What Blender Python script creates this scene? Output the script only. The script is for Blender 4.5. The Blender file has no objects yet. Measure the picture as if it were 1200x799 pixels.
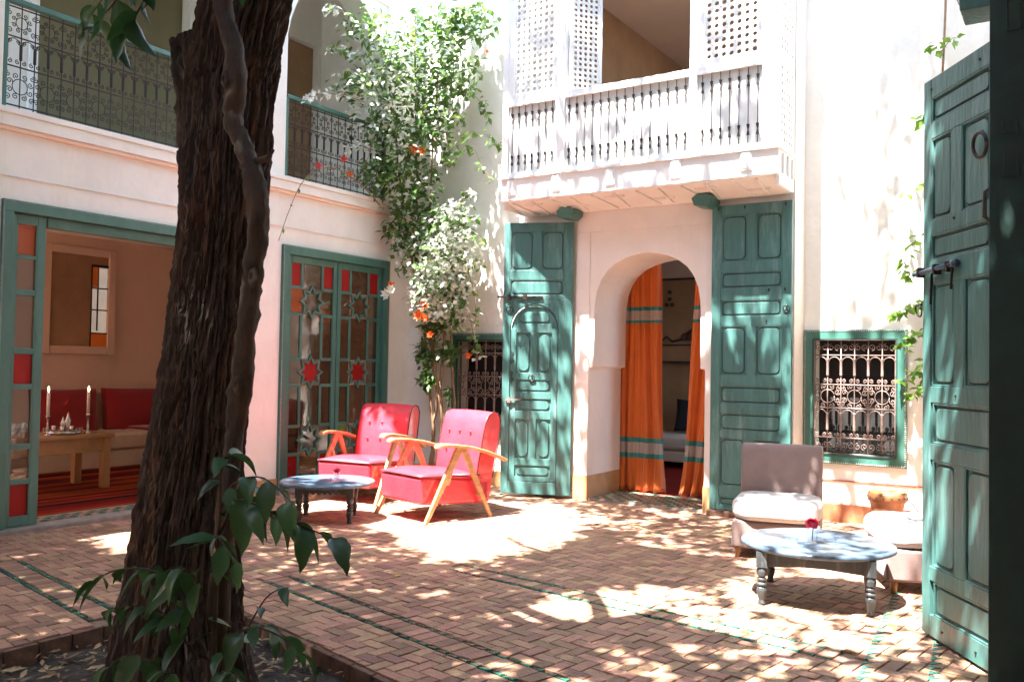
import bpy, bmesh, math, random
from mathutils import Vector, Matrix, noise
PI = math.pi
R = math.radians
scene = bpy.context.scene
C = scene.collection

# ------------------------------------------------------------ camera, sky, sun, exposure
def setup_camera():
    y, p, r = R(32.988), R(1.614), R(1.0)
    cy, sy = math.cos(y), math.sin(y)
    F = Vector((-sy*math.cos(p), cy*math.cos(p), math.sin(p)))
    Rt = Vector((cy, sy, 0)); U = Rt.cross(F)
    R1 = math.cos(r)*Rt + math.sin(r)*U
    U1 = -math.sin(r)*Rt + math.cos(r)*U
    cam = bpy.data.cameras.new('camera'); o = bpy.data.objects.new('camera', cam); C.objects.link(o)
    m = Matrix((R1, U1, -F)).transposed().to_4x4(); m.translation = Vector((0, 0, 1.3))
    o.matrix_world = m
    cam.sensor_width = 36; cam.lens = 36*1039/1200.0
    cam.clip_start = 0.05; cam.clip_end = 600
    scene.camera = o
setup_camera()
SUN_TO = Vector((-0.085, -0.42, 1.0)).normalized()        # direction towards the sun
w = bpy.data.worlds.new('World'); scene.world = w; w.use_nodes = True
nt = w.node_tree; nt.nodes.clear()
sky = nt.nodes.new('ShaderNodeTexSky'); sky.sky_type = 'NISHITA'; sky.sun_disc = False
sky.sun_elevation = math.asin(SUN_TO.z); sky.sun_rotation = math.atan2(SUN_TO.x, SUN_TO.y)
bg = nt.nodes.new('ShaderNodeBackground'); bg.inputs[1].default_value = 0.15
wo = nt.nodes.new('ShaderNodeOutputWorld')
nt.links.new(sky.outputs[0], bg.inputs[0]); nt.links.new(bg.outputs[0], wo.inputs[0])
sl = bpy.data.lights.new('sun', 'SUN'); sl.energy = 5.0; sl.angle = R(0.5); sl.color = (1, 0.955, 0.9)
so = bpy.data.objects.new('sun', sl); C.objects.link(so); so.rotation_euler = SUN_TO.to_track_quat('Z', 'Y').to_euler()
so.location = (0, 0, 12)
scene.view_settings.view_transform = 'Standard'; scene.view_settings.look = 'None'
scene.view_settings.exposure = 3.42; scene.view_settings.gamma = 1
scene.render.engine = 'CYCLES'
scene.cycles.max_bounces = 12; scene.cycles.diffuse_bounces = 7; scene.cycles.transparent_max_bounces = 24

# ------------------------------------------------------------ mesh builder
class MB:
    def __init__(s): s.v = []; s.f = []; s.M = Matrix.Identity(4)
    def add(s, vs, fs):
        n = len(s.v); s.v += [tuple(s.M @ Vector(q)) for q in vs]; s.f += [tuple(i+n for i in f) for f in fs]; return s
    def box(s, x0, x1, y0, y1, z0, z1):
        return s.add([(x0,y0,z0),(x1,y0,z0),(x1,y1,z0),(x0,y1,z0),(x0,y0,z1),(x1,y0,z1),(x1,y1,z1),(x0,y1,z1)],
                     [(0,3,2,1),(4,5,6,7),(0,1,5,4),(1,2,6,5),(2,3,7,6),(3,0,4,7)])
    def beam(s, a, b, wd, th, up=(0,0,1), w2=None, t2=None):
        a = Vector(a); b = Vector(b); d = (b-a).normalized(); x = d.cross(Vector(up))
        if x.length < 1e-4: x = d.cross(Vector((0,1,0)))
        x.normalize(); u = x.cross(d)
        w2 = wd if w2 is None else w2; t2 = th if t2 is None else t2
        vs = []
        for q, ww, tt in ((a, wd, th), (b, w2, t2)):
            for sx, su in ((-1,-1),(1,-1),(1,1),(-1,1)): vs.append(q + x*(sx*ww/2) + u*(su*tt/2))
        return s.add(vs, [(0,1,2,3),(7,6,5,4),(0,4,5,1),(1,5,6,2),(2,6,7,3),(3,7,4,0)])
    def tube(s, pts, r, n=6, cap=True):
        pts = [Vector(p) for p in pts]; k = len(pts)
        rr = r if isinstance(r, (list, tuple)) else [r]*k
        vs = []; prev = None
        for i, p in enumerate(pts):
            t = (pts[min(i+1,k-1)] - pts[max(i-1,0)]).normalized()
            if prev is None:
                a = Vector((0,0,1)) if abs(t.z) < 0.9 else Vector((1,0,0))
                x = t.cross(a).normalized()
            else:
                x = prev - t*prev.dot(t)
                x = x.normalized() if x.length > 1e-5 else t.cross(Vector((0.3,0.5,0.8))).normalized()
            prev = x; yv = t.cross(x)
            for j in range(n):
                an = 2*PI*j/n; vs.append(p + (x*math.cos(an) + yv*math.sin(an))*rr[i])
        fs = [(i*n+j, i*n+(j+1)%n, (i+1)*n+(j+1)%n, (i+1)*n+j) for i in range(k-1) for j in range(n)]
        if cap: fs += [tuple(range(n))[::-1], tuple((k-1)*n+j for j in range(n))]
        return s.add(vs, fs)
    def lathe(s, prof, n=20, c=(0,0), cap=True):
        vs = [(c[0]+r*math.cos(2*PI*j/n), c[1]+r*math.sin(2*PI*j/n), z) for r, z in prof for j in range(n)]
        k = len(prof)
        fs = [(i*n+j, i*n+(j+1)%n, (i+1)*n+(j+1)%n, (i+1)*n+j) for i in range(k-1) for j in range(n)]
        if cap: fs += [tuple(range(n))[::-1], tuple((k-1)*n+j for j in range(n))]
        return s.add(vs, fs)
    def prism(s, poly, d0, d1, ax='z'):
        # polygon in two axes, extruded along ax from d0 to d1
        def P(a, b, d):
            return (a,b,d) if ax == 'z' else ((a,d,b) if ax == 'y' else (d,a,b))
        n = len(poly); vs = [P(a,b,d0) for a,b in poly] + [P(a,b,d1) for a,b in poly]
        fs = [tuple(range(n))[::-1], tuple(range(n,2*n))] + [(i,(i+1)%n,n+(i+1)%n,n+i) for i in range(n)]
        return s.add(vs, fs)
    def mesh(s, name, mat=None, smooth=False):
        me = bpy.data.meshes.new(name); me.from_pydata(s.v, [], s.f); me.validate()
        bm = bmesh.new(); bm.from_mesh(me); bmesh.ops.recalc_face_normals(bm, faces=bm.faces); bm.to_mesh(me); bm.free()
        if mat: me.materials.append(mat)
        if smooth:
            for p in me.polygons: p.use_smooth = True
        return me
def link(name, me, parent=None, loc=None, rot=None):
    o = bpy.data.objects.new(name, me); C.objects.link(o)
    if parent: o.parent = parent
    if loc is not None: o.location = loc
    if rot is not None: o.rotation_euler = rot
    return o
def obj(name, mb, mat, parent=None, smooth=False, bev=0, kind=None, label=None, seg=2, sub=0, loc=None, rot=None):
    o = link(name, mb.mesh(name, mat, smooth or sub > 0), parent, loc, rot)
    if bev:
        m = o.modifiers.new('bevel', 'BEVEL'); m.width = bev; m.segments = seg; m.limit_method = 'ANGLE'; m.angle_limit = R(40)
        if smooth or seg > 2:
            for p in o.data.polygons: p.use_smooth = True
            if hasattr(m, 'harden_normals'): m.harden_normals = True
    if sub:
        m = o.modifiers.new('sub', 'SUBSURF'); m.levels = m.render_levels = sub
    if kind: o['kind'] = kind
    if label: o['label'] = label
    return o
def thing(name, label, cat, loc=(0,0,0), rz=0, group=None):
    o = bpy.data.objects.new(name, None); C.objects.link(o); o.location = loc; o.rotation_euler = (0,0,rz)
    o.empty_display_size = 0.1
    o['label'] = label; o['category'] = cat
    if group: o['group'] = group
    return o
def tag(o, label, cat, group=None):
    o['label'] = label; o['category'] = cat
    if group: o['group'] = group
    return o
def struct(o): o['kind'] = 'structure'; return o
def copy_tree(o, parent=None):
    c = o.copy(); C.objects.link(c)
    if parent: c.parent = parent
    for ch in list(o.children): copy_tree(ch, c)
    return c
rnd = random.Random(7)

# ------------------------------------------------------------ materials
def mat(name, col, rough=0.6, var=0.12, scale=6.0, bump=0.0, bscale=40.0, metallic=0.0, coat=0.0, col2=None, isl=0.0, stretch=(1,1,1), spec=0.5,
        wear=None, wear_amt=0.5, wear_scale=3.0, sheen=0.0, detail=6):
    m = bpy.data.materials.new(name); m.use_nodes = True; t = m.node_tree; N = t.nodes; L = t.links
    b = N['Principled BSDF']; b.inputs['Roughness'].default_value = rough; b.inputs['Metallic'].default_value = metallic
    b.inputs['Coat Weight'].default_value = coat; b.inputs['Specular IOR Level'].default_value = spec
    b.inputs['Sheen Weight'].default_value = sheen
    tc = N.new('ShaderNodeTexCoord'); mp = N.new('ShaderNodeMapping'); mp.inputs['Scale'].default_value = stretch
    L.new(tc.outputs['Object'], mp.inputs[0])
    n1 = N.new('ShaderNodeTexNoise'); n1.inputs['Scale'].default_value = scale; n1.inputs['Detail'].default_value = detail; n1.inputs['Roughness'].default_value = 0.65
    L.new(mp.outputs[0], n1.inputs['Vector'])
    c2 = col2 if col2 else tuple(c*(1-var*2.2) for c in col)
    mx = N.new('ShaderNodeMix'); mx.data_type = 'RGBA'
    rp = N.new('ShaderNodeMapRange'); rp.inputs[1].default_value = 0.3; rp.inputs[2].default_value = 0.7
    L.new(n1.outputs[0], rp.inputs[0]); L.new(rp.outputs[0], mx.inputs[0])
    mx.inputs[6].default_value = (*c2, 1); mx.inputs[7].default_value = (*[min(1, c*(1+var*0.6)) for c in col], 1)
    out = mx.outputs[2]
    if wear:
        n3 = N.new('ShaderNodeTexNoise'); n3.inputs['Scale'].default_value = wear_scale; n3.inputs['Detail'].default_value = 10; n3.inputs['Roughness'].default_value = 0.75
        mp3 = N.new('ShaderNodeMapping'); mp3.inputs['Scale'].default_value = (1.6, 1.6, 0.25); mp3.inputs['Location'].default_value = (3.1, 1.7, 5.2)
        L.new(tc.outputs['Object'], mp3.inputs[0]); L.new(mp3.outputs[0], n3.inputs['Vector'])
        r3 = N.new('ShaderNodeMapRange'); r3.inputs[1].default_value = 0.52; r3.inputs[2].default_value = 0.72; r3.inputs[4].default_value = wear_amt
        L.new(n3.outputs[0], r3.inputs[0])
        m3 = N.new('ShaderNodeMix'); m3.data_type = 'RGBA'; L.new(r3.outputs[0], m3.inputs[0]); L.new(out, m3.inputs[6]); m3.inputs[7].default_value = (*wear, 1)
        out = m3.outputs[2]
    if name == 'aged_teal_paint':
        n5 = N.new('ShaderNodeTexNoise'); n5.inputs['Scale'].default_value = 26; n5.inputs['Detail'].default_value = 8; n5.inputs['Roughness'].default_value = 0.8
        mp5 = N.new('ShaderNodeMapping'); mp5.inputs['Scale'].default_value = (1,1,0.35); L.new(tc.outputs['Object'], mp5.inputs[0]); L.new(mp5.outputs[0], n5.inputs['Vector'])
        r5 = N.new('ShaderNodeMapRange'); r5.inputs[1].default_value = 0.645; r5.inputs[2].default_value = 0.675; r5.inputs[4].default_value = 0.8; L.new(n5.outputs[0], r5.inputs[0])
        m5 = N.new('ShaderNodeMix'); m5.data_type = 'RGBA'; L.new(r5.outputs[0], m5.inputs[0]); L.new(out, m5.inputs[6]); m5.inputs[7].default_value = (0.13,0.10,0.07,1); out = m5.outputs[2]
    if isl:
        g = N.new('ShaderNodeNewGeometry'); oi = N.new('ShaderNodeObjectInfo')
        ad = N.new('ShaderNodeMath'); L.new(g.outputs['Random Per Island'], ad.inputs[0]); L.new(oi.outputs['Random'], ad.inputs[1])
        fr = N.new('ShaderNodeMath'); fr.operation = 'FRACT'; L.new(ad.outputs[0], fr.inputs[0])
        mr = N.new('ShaderNodeMapRange'); mr.inputs[3].default_value = 1-isl; mr.inputs[4].default_value = 1+isl; L.new(fr.outputs[0], mr.inputs[0])
        h = N.new('ShaderNodeHueSaturation'); L.new(out, h.inputs['Color']); L.new(mr.outputs[0], h.inputs['Value'])
        m2 = N.new('ShaderNodeMath'); m2.operation = 'MULTIPLY'; m2.inputs[1].default_value = 7.31; L.new(fr.outputs[0], m2.inputs[0])
        f2 = N.new('ShaderNodeMath'); f2.operation = 'FRACT'; L.new(m2.outputs[0], f2.inputs[0])
        hr = N.new('ShaderNodeMapRange'); hr.inputs[3].default_value = 0.5-isl*0.05; hr.inputs[4].default_value = 0.5+isl*0.05; L.new(f2.outputs[0], hr.inputs[0]); L.new(hr.outputs[0], h.inputs['Hue'])
        out = h.outputs[0]
    if name in ('terracotta_paver','white_plaster','pink_white_plaster'):
        gp = N.new('ShaderNodeNewGeometry'); n6 = N.new('ShaderNodeTexNoise'); n6.inputs['Scale'].default_value = 1.1 if name == 'terracotta_paver' else 2.4; n6.inputs['Detail'].default_value = 9; n6.inputs['Roughness'].default_value = 0.7
        L.new(gp.outputs['Position'], n6.inputs['Vector'])
        r6 = N.new('ShaderNodeMapRange'); r6.inputs[1].default_value = 0.35; r6.inputs[2].default_value = 0.7
        r6.inputs[3].default_value = 0.78 if name == 'terracotta_paver' else 0.93; r6.inputs[4].default_value = 1.15 if name == 'terracotta_paver' else 1.02; L.new(n6.outputs[0], r6.inputs[0])
        h6 = N.new('ShaderNodeHueSaturation'); L.new(out, h6.inputs['Color']); L.new(r6.outputs[0], h6.inputs['Value']); out = h6.outputs[0]
    L.new(out, b.inputs['Base Color'])
    if bump:
        n2 = N.new('ShaderNodeTexNoise'); n2.inputs['Scale'].default_value = bscale; n2.inputs['Detail'].default_value = 5
        L.new(mp.outputs[0], n2.inputs['Vector'])
        bp = N.new('ShaderNodeBump'); bp.inputs['Strength'].default_value = bump; bp.inputs['Distance'].default_value = 0.01
        L.new(n2.outputs[0], bp.inputs['Height']); L.new(bp.outputs[0], b.inputs['Normal'])
        rr = N.new('ShaderNodeMapRange'); rr.inputs[3].default_value = max(0, rough-0.1); rr.inputs[4].default_value = min(1, rough+0.1)
        L.new(n1.outputs[0], rr.inputs[0]); L.new(rr.outputs[0], b.inputs['Roughness'])
    return m
M = {}
M['plaster'] = mat('white_plaster', (0.82,0.805,0.745), 0.75, 0.045, 1.7, 0.5, 11, wear=(0.66,0.60,0.50), wear_amt=0.45, wear_scale=1.6)
M['portal'] = mat('pink_white_plaster', (0.80,0.73,0.67), 0.6, 0.035, 1.8, 0.3, 10, wear=(0.68,0.57,0.48), wear_amt=0.4, wear_scale=1.5)
M['ledge'] = mat('peach_ledge_plaster', (0.78,0.52,0.38), 0.7, 0.08, 3, 0.2, 14, col2=(0.78,0.66,0.55))
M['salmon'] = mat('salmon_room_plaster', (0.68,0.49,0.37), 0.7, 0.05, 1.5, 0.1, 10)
M['roomceil'] = mat('room_ceiling_plaster', (0.80,0.70,0.62), 0.8, 0.03, 2)
M['olive'] = mat('olive_blind_cloth', (0.20,0.18,0.10), 0.9, 0.05, 3)
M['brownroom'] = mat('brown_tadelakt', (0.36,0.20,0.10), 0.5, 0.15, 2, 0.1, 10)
M['ochre'] = mat('ochre_tadelakt_skirting', (0.52,0.30,0.14), 0.45, 0.15, 5, 0.15, 20)
M['brownskirt'] = mat('brown_tadelakt_skirting', (0.36,0.14,0.07), 0.35, 0.2, 6, 0.2, 14)
M['white'] = mat('white_painted_wood', (0.82,0.82,0.81), 0.45, 0.03, 5, 0.1, 30, wear=(0.68,0.66,0.62), wear_amt=0.35)
M['teal'] = mat('aged_teal_paint', (0.066,0.178,0.163), 0.42, 0.18, 9, 0.45, 38, stretch=(1,1,0.18), wear=(0.24,0.39,0.375), wear_amt=0.65, wear_scale=5)
M['tealdark'] = mat('teal_frame_paint', (0.050,0.150,0.120), 0.38, 0.12, 7, 0.2, 30, stretch=(1,1,0.3), wear=(0.10,0.23,0.19), wear_amt=0.4)
M['tealgroove'] = mat('dark_groove_tone', (0.02,0.05,0.042), 0.7, 0.2, 9)  # near-black green for seams, straps and the drawn-in wicket gap shade
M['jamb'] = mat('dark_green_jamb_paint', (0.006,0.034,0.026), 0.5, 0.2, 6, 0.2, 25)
M['iron'] = mat('wrought_iron', (0.055,0.045,0.042), 0.45, 0.2, 30, 0.2, 60, metallic=0.6)
M['paleiron'] = mat('pinkish_painted_iron', (0.26,0.185,0.16), 0.4, 0.15, 30, 0.15, 60, metallic=0.2)
M['stud'] = mat('rope_stud_moulding', (0.36,0.38,0.33), 0.5, 0.3, 60)
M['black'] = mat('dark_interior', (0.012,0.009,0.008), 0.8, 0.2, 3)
M['brick'] = mat('terracotta_paver', (0.36,0.195,0.115), 0.6, 0.16, 14, 0.7, 55, isl=0.34, col2=(0.26,0.145,0.095), wear=(0.44,0.32,0.24), wear_amt=0.55, wear_scale=9)
M['mortar'] = mat('dark_paving_joint', (0.25,0.165,0.12), 0.9, 0.25, 25, 0.5, 80)
M['greentile'] = mat('green_glazed_tile', (0.045,0.20,0.15), 0.25, 0.3, 30, 0.1, 50, isl=0.3)
M['stonestep'] = mat('grey_stone_step', (0.30,0.25,0.21), 0.6, 0.2, 9, 0.4, 30)
M['soil'] = mat('dark_soil', (0.05,0.035,0.025), 0.95, 0.4, 18, 1.0, 40)
M['kerb'] = mat('dark_kerb_brick', (0.16,0.08,0.05), 0.8, 0.3, 12, 0.5, 40)  # darker brown than the paving bricks
M['bark'] = mat('dark_ridged_bark', (0.055,0.034,0.024), 0.85, 0.35, 22, 0.9, 50, stretch=(1,1,0.25), wear=(0.19,0.085,0.04), wear_amt=0.6, wear_scale=7)
M['stem'] = mat('smooth_brown_stem', (0.048,0.027,0.014), 0.8, 0.35, 18, 1.0, 30, stretch=(1,1,0.4), wear=(0.10,0.062,0.035), wear_amt=0.5, wear_scale=8)
M['twig'] = mat('pale_climber_stem', (0.30,0.18,0.10), 0.7, 0.2, 20)
M['redleather'] = mat('red_leather', (0.64,0.034,0.056), 0.40, 0.10, 5, 0.22, 30, coat=0.55)
M['piping'] = mat('dark_piping', (0.06,0.01,0.012), 0.5)
M['armwood'] = mat('honey_oak', (0.50,0.27,0.115), 0.4, 0.2, 8, 0.15, 40, stretch=(1,1,4), coat=0.2)
M['tablewood'] = mat('amber_table_wood', (0.45,0.23,0.08), 0.35, 0.12, 7, 0.1, 40, coat=0.2)
M['greypaint'] = mat('blue_grey_table_paint', (0.07,0.11,0.16), 0.3, 0.12, 9, 0.12, 40, wear=(0.16,0.21,0.27), wear_amt=0.5, wear_scale=6)
M['darkpaint'] = mat('charcoal_table_paint', (0.040,0.047,0.050), 0.4, 0.15, 15, 0.2, 40, wear=(0.22,0.23,0.22), wear_amt=0.6, wear_scale=14)
M['taupe'] = mat('taupe_fabric', (0.22,0.15,0.135), 0.85, 0.08, 8, 0.4, 220, sheen=0.25)
M['taupeseat'] = mat('taupe_fabric_sunlit', (0.46,0.43,0.41), 0.85, 0.05, 8, 0.4, 220, sheen=0.25)  # lighter copy of the taupe, with blown-out sun put into the seat colour
M['copper'] = mat('brown_hammered_drum', (0.30,0.13,0.06), 0.4, 0.2, 9, 0.3, 25, metallic=0.3)
M['brass'] = mat('bright_yellow_disc', (0.85,0.72,0.20), 0.35, 0.1, 5, 0)  # plain bright yellow stands in for sun glare on the brass top
M['orange'] = mat('orange_curtain_cloth', (0.80,0.20,0.01), 0.75, 0.05, 5, 0.2, 160, sheen=0.2)
M['redcush'] = mat('crimson_cushion_cloth', (0.30,0.008,0.01), 0.85, 0.1, 6, 0.3, 160, sheen=0.3)
M['cream'] = mat('cream_sofa_cloth', (0.62,0.50,0.38), 0.85, 0.06, 6, 0.3, 160)
M['creamcush'] = mat('pale_cushion_cloth', (0.60,0.52,0.42), 0.85, 0.06, 6, 0.3, 160)
M['blackcush'] = mat('black_cushion_cloth', (0.012,0.014,0.02), 0.8)
M['candle'] = mat('ivory_candle_wax', (0.85,0.72,0.60), 0.4)
M['silver'] = mat('engraved_silver', (0.65,0.60,0.55), 0.22, 0.2, 30, 0.2, 60, metallic=1.0)
M['rose'] = mat('crimson_rose_petal', (0.65,0.01,0.05), 0.6, 0.2, 20)
M['litter'] = mat('dry_leaf_litter', (0.28,0.19,0.10), 0.8, 0.3, 20, isl=0.6)
M['relief'] = mat('dark_relief_plaster', (0.05,0.03,0.02), 0.6)
def leafmat(name, col, trans=0.35, rough=0.4, isl=0.35):
    m = mat(name, col, rough, 0.15, 20, isl=isl); t = m.node_tree; N = t.nodes; L = t.links
    b = N['Principled BSDF']; o = N['Material Output']
    src = b.inputs['Base Color'].links[0].from_socket
    tr = N.new('ShaderNodeBsdfTranslucent'); h = N.new('ShaderNodeHueSaturation'); h.inputs['Value'].default_value = 1.6; h.inputs['Hue'].default_value = 0.48
    L.new(src, h.inputs['Color']); L.new(h.outputs[0], tr.inputs[0])
    mx = N.new('ShaderNodeMixShader'); mx.inputs[0].default_value = trans
    L.new(b.outputs[0], mx.inputs[1]); L.new(tr.outputs[0], mx.inputs[2]); L.new(mx.outputs[0], o.inputs['Surface'])
    return m
M['leaf'] = leafmat('glossy_green_leaf', (0.040,0.10,0.022), 0.3, 0.33, 0.4)
M['vineleaf'] = leafmat('sunlit_climber_leaf', (0.10,0.20,0.045), 0.35, 0.3, 0.4)
M['bigleaf'] = leafmat('dark_green_big_leaf', (0.022,0.075,0.020), 0.22, 0.35, 0.35)
M['sunwhitebloom'] = leafmat('white_bract', (0.78,0.80,0.72), 0.35, 0.6, 0.1)  # white for bracts and for leaves blown out by the sun
M['orangebloom'] = leafmat('orange_trumpet_flower', (0.85,0.22,0.03), 0.35, 0.6, 0.15)
M['pinkbloom'] = leafmat('coral_flower', (0.80,0.10,0.07), 0.35, 0.6, 0.15)
def glassmat(name, tint, refl=0.35, alpha=0.75, rough=0.02, pattern=False):
    m = bpy.data.materials.new(name); m.use_nodes = True; t = m.node_tree; N = t.nodes; L = t.links; N.remove(N['Principled BSDF'])
    tr = N.new('ShaderNodeBsdfTransparent'); tr.inputs[0].default_value = (*tint, 1)
    gl = N.new('ShaderNodeBsdfGlossy'); gl.inputs[0].default_value = (0.9,0.9,0.9,1); gl.inputs['Roughness'].default_value = rough
    lw_ = N.new('ShaderNodeLayerWeight'); lw_.inputs[0].default_value = 0.25
    pw = N.new('ShaderNodeMath'); pw.operation = 'POWER'; pw.inputs[1].default_value = 2.2; L.new(lw_.outputs['Facing'], pw.inputs[0])
    ad = N.new('ShaderNodeMath'); ad.operation = 'ADD'; ad.inputs[1].default_value = refl; ad.use_clamp = True; L.new(pw.outputs[0], ad.inputs[0])
    n = N.new('ShaderNodeTexNoise'); n.inputs['Scale'].default_value = 14 if pattern else 3; bp = N.new('ShaderNodeBump'); bp.inputs['Strength'].default_value = 0.5 if pattern else 0.06; bp.inputs['Distance'].default_value = 0.02
    L.new(n.outputs[0], bp.inputs['Height']); L.new(bp.outputs[0], gl.inputs['Normal'])
    mx = N.new('ShaderNodeMixShader'); L.new(ad.outputs[0], mx.inputs[0]); L.new(tr.outputs[0], mx.inputs[1]); L.new(gl.outputs[0], mx.inputs[2])
    if alpha < 1:
        df = N.new('ShaderNodeBsdfDiffuse'); df.inputs[0].default_value = (*[c*0.6 for c in tint], 1)
        m2 = N.new('ShaderNodeMixShader'); m2.inputs[0].default_value = 1-alpha; L.new(mx.outputs[0], m2.inputs[1]); L.new(df.outputs[0], m2.inputs[2]); mx = m2
    L.new(mx.outputs[0], N['Material Output'].inputs[0])
    return m
M['glass'] = glassmat('clear_pane_glass', (0.60,0.55,0.50), 0.05, 1.0)
M['redglass'] = glassmat('red_stained_glass', (0.70,0.015,0.012), 0.05, 0.5, pattern=True)
M['amberglass'] = glassmat('amber_stained_glass', (0.8,0.25,0.03), 0.05, 0.7, pattern=True)
M['cupglass'] = glassmat('drinking_glass', (0.97,0.98,0.98), 0.06, 1.0)
M['mirror'] = mat('mirror_silvering', (0.75,0.72,0.68), 0.03, 0.0, 2, metallic=1.0)
def bandmat(name, base, axis, bands, rough=0.7, bump=0.2):
    # flat woven stripes at fixed heights: bands = [(lo, hi, colour)]
    m = mat(name, base, rough, 0.06, 6, bump, 160, sheen=0.2); t = m.node_tree; N = t.nodes; L = t.links
    b = N['Principled BSDF']; out = b.inputs['Base Color'].links[0].from_socket
    tc = N.new('ShaderNodeTexCoord'); sp = N.new('ShaderNodeSeparateXYZ'); L.new(tc.outputs['Object'], sp.inputs[0])
    for lo, hi, c in bands:
        a = N.new('ShaderNodeMath'); a.operation = 'GREATER_THAN'; a.inputs[1].default_value = lo; L.new(sp.outputs[axis], a.inputs[0])
        q = N.new('ShaderNodeMath'); q.operation = 'LESS_THAN'; q.inputs[1].default_value = hi; L.new(sp.outputs[axis], q.inputs[0])
        u = N.new('ShaderNodeMath'); u.operation = 'MULTIPLY'; L.new(a.outputs[0], u.inputs[0]); L.new(q.outputs[0], u.inputs[1])
        x = N.new('ShaderNodeMix'); x.data_type = 'RGBA'; L.new(u.outputs[0], x.inputs[0]); L.new(out, x.inputs[6]); x.inputs[7].default_value = (*c, 1); out = x.outputs[2]
    L.new(out, b.inputs['Base Color']); return m
TEALC = (0.02,0.18,0.16); GREYC = (0.36,0.28,0.24)
M['curtain'] = bandmat('orange_curtain_with_bands', (0.58,0.115,0.004), 2,
    [(1.77,1.80,TEALC),(1.80,1.90,GREYC),(1.90,1.94,TEALC),(0.37,0.42,TEALC),(0.42,0.53,GREYC),(0.53,0.58,TEALC)])
rg = []
q = random.Random(3); x = -10.5
while x < -6.9:
    wd = q.uniform(0.03, 0.12); rg.append((x, x+wd, q.choice([(0.20,0.010,0.004),(0.27,0.03,0.006),(0.13,0.006,0.004),(0.02,0.004,0.004),(0.25,0.05,0.008)]))); x += wd
M['rug'] = bandmat('red_striped_kilim', (0.20,0.012,0.005), 0, rg, 0.95, 0.5); M['rug'].node_tree.nodes['Principled BSDF'].inputs['Sheen Weight'].default_value = 0; M['rug'].node_tree.nodes['Principled BSDF'].inputs['Specular IOR Level'].default_value = 0.1

# ------------------------------------------------------------ ground and paving
BED = [(-4.07,1.0),(-4.07,3.26),(-3.19,3.045),(-2.36,2.84),(-1.5,2.63),(-1.5,1.0)]
def inside(poly, x, y):
    r = False; n = len(poly)
    for i in range(n):
        x0,y0 = poly[i]; x1,y1 = poly[(i+1)%n]
        if (y0 > y) != (y1 > y) and x < (x1-x0)*(y-y0)/(y1-y0)+x0: r = not r
    return r
g = MB(); g.add([(-150,-150,-0.13),(150,-150,-0.13),(150,150,-0.13),(-150,150,-0.13)], [(0,1,2,3)])
struct(obj('ground', g, M['soil']))
# courtyard bed of mortar under the pavers, with the planting bed cut out of it
fl = MB()
for (x0,x1,y0,y1) in [(-6.67,-4.07,-1.5,8.05),(-1.5,2.6,-1.5,8.05),(-4.07,-1.5,-1.5,1.0)]: fl.box(x0,x1,y0,y1,-0.12,-0.012)
fl.prism([(-4.07,3.26),(-3.19,3.045),(-2.36,2.84),(-1.5,2.63),(-1.5,8.05),(-4.07,8.05)], -0.12, -0.012)
floor = struct(obj('courtyard_floor', fl, M['mortar']))
# corridors that hold border courses: (p0, p1, width to the near side)
def lineseg(p0, p1, wdt):
    p0 = Vector(p0); p1 = Vector(p1); d = (p1-p0).normalized(); n = Vector((d.y, -d.x)); return (p0, p1, d, n, wdt)
CORR = [lineseg((-4.06,3.845),(-0.55,2.97),0.20), lineseg((-3.4,4.735),(-0.93,4.36),0.17), lineseg((-5.75,3.11),(-4.09,2.77),0.19),
        lineseg((-0.92,5.7),(-0.70,3.1),0.05), lineseg((-0.62,5.2),(-0.47,3.6),0.05)]
def clip(poly, p, n):      # keep side where (q-p).n >= 0
    out = []; k = len(poly)
    for i in range(k):
        a = poly[i]; b = poly[(i+1)%k]; da = (a-p).dot(n); db = (b-p).dot(n)
        if da >= 0: out.append(a)
        if (da >= 0) != (db >= 0): out.append(a + (b-a)*(da/(da-db)))
    return out
def area(p): return abs(sum(p[i].x*p[(i+1)%len(p)].y - p[(i+1)%len(p)].x*p[i].y for i in range(len(p))))/2
def cut_corridors(poly):
    todo = [poly]
    for p0, p1, d, n, wd in CORR:
        if wd < 0.1: continue
        nxt = []
        for q in todo:
            c = sum(q, Vector((0,0)))/len(q); s = (c-p0).dot(d)
            if s < -0.05 or s > (p1-p0).length+0.05: nxt.append(q); continue
            a = clip(q, p0 - n*0.004, -n); b = clip(q, p0 + n*(wd+0.004), n)
            for r_ in (a, b):
                if len(r_) > 2 and area(r_) > 0.0006: nxt.append(r_)
        todo = nxt
    return todo
BEDE = [(Vector((-4.06,3.27)), Vector((0.241,0.97)).normalized())]
TH = R(-9); ca, sa = math.cos(TH), math.sin(TH); W_ = 0.07; GAP = 0.003
bricks = []
def rotp(u, v): return Vector((u*ca - v*sa - 3.0, u*sa + v*ca + 4.0))
rb = random.Random(11)
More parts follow.
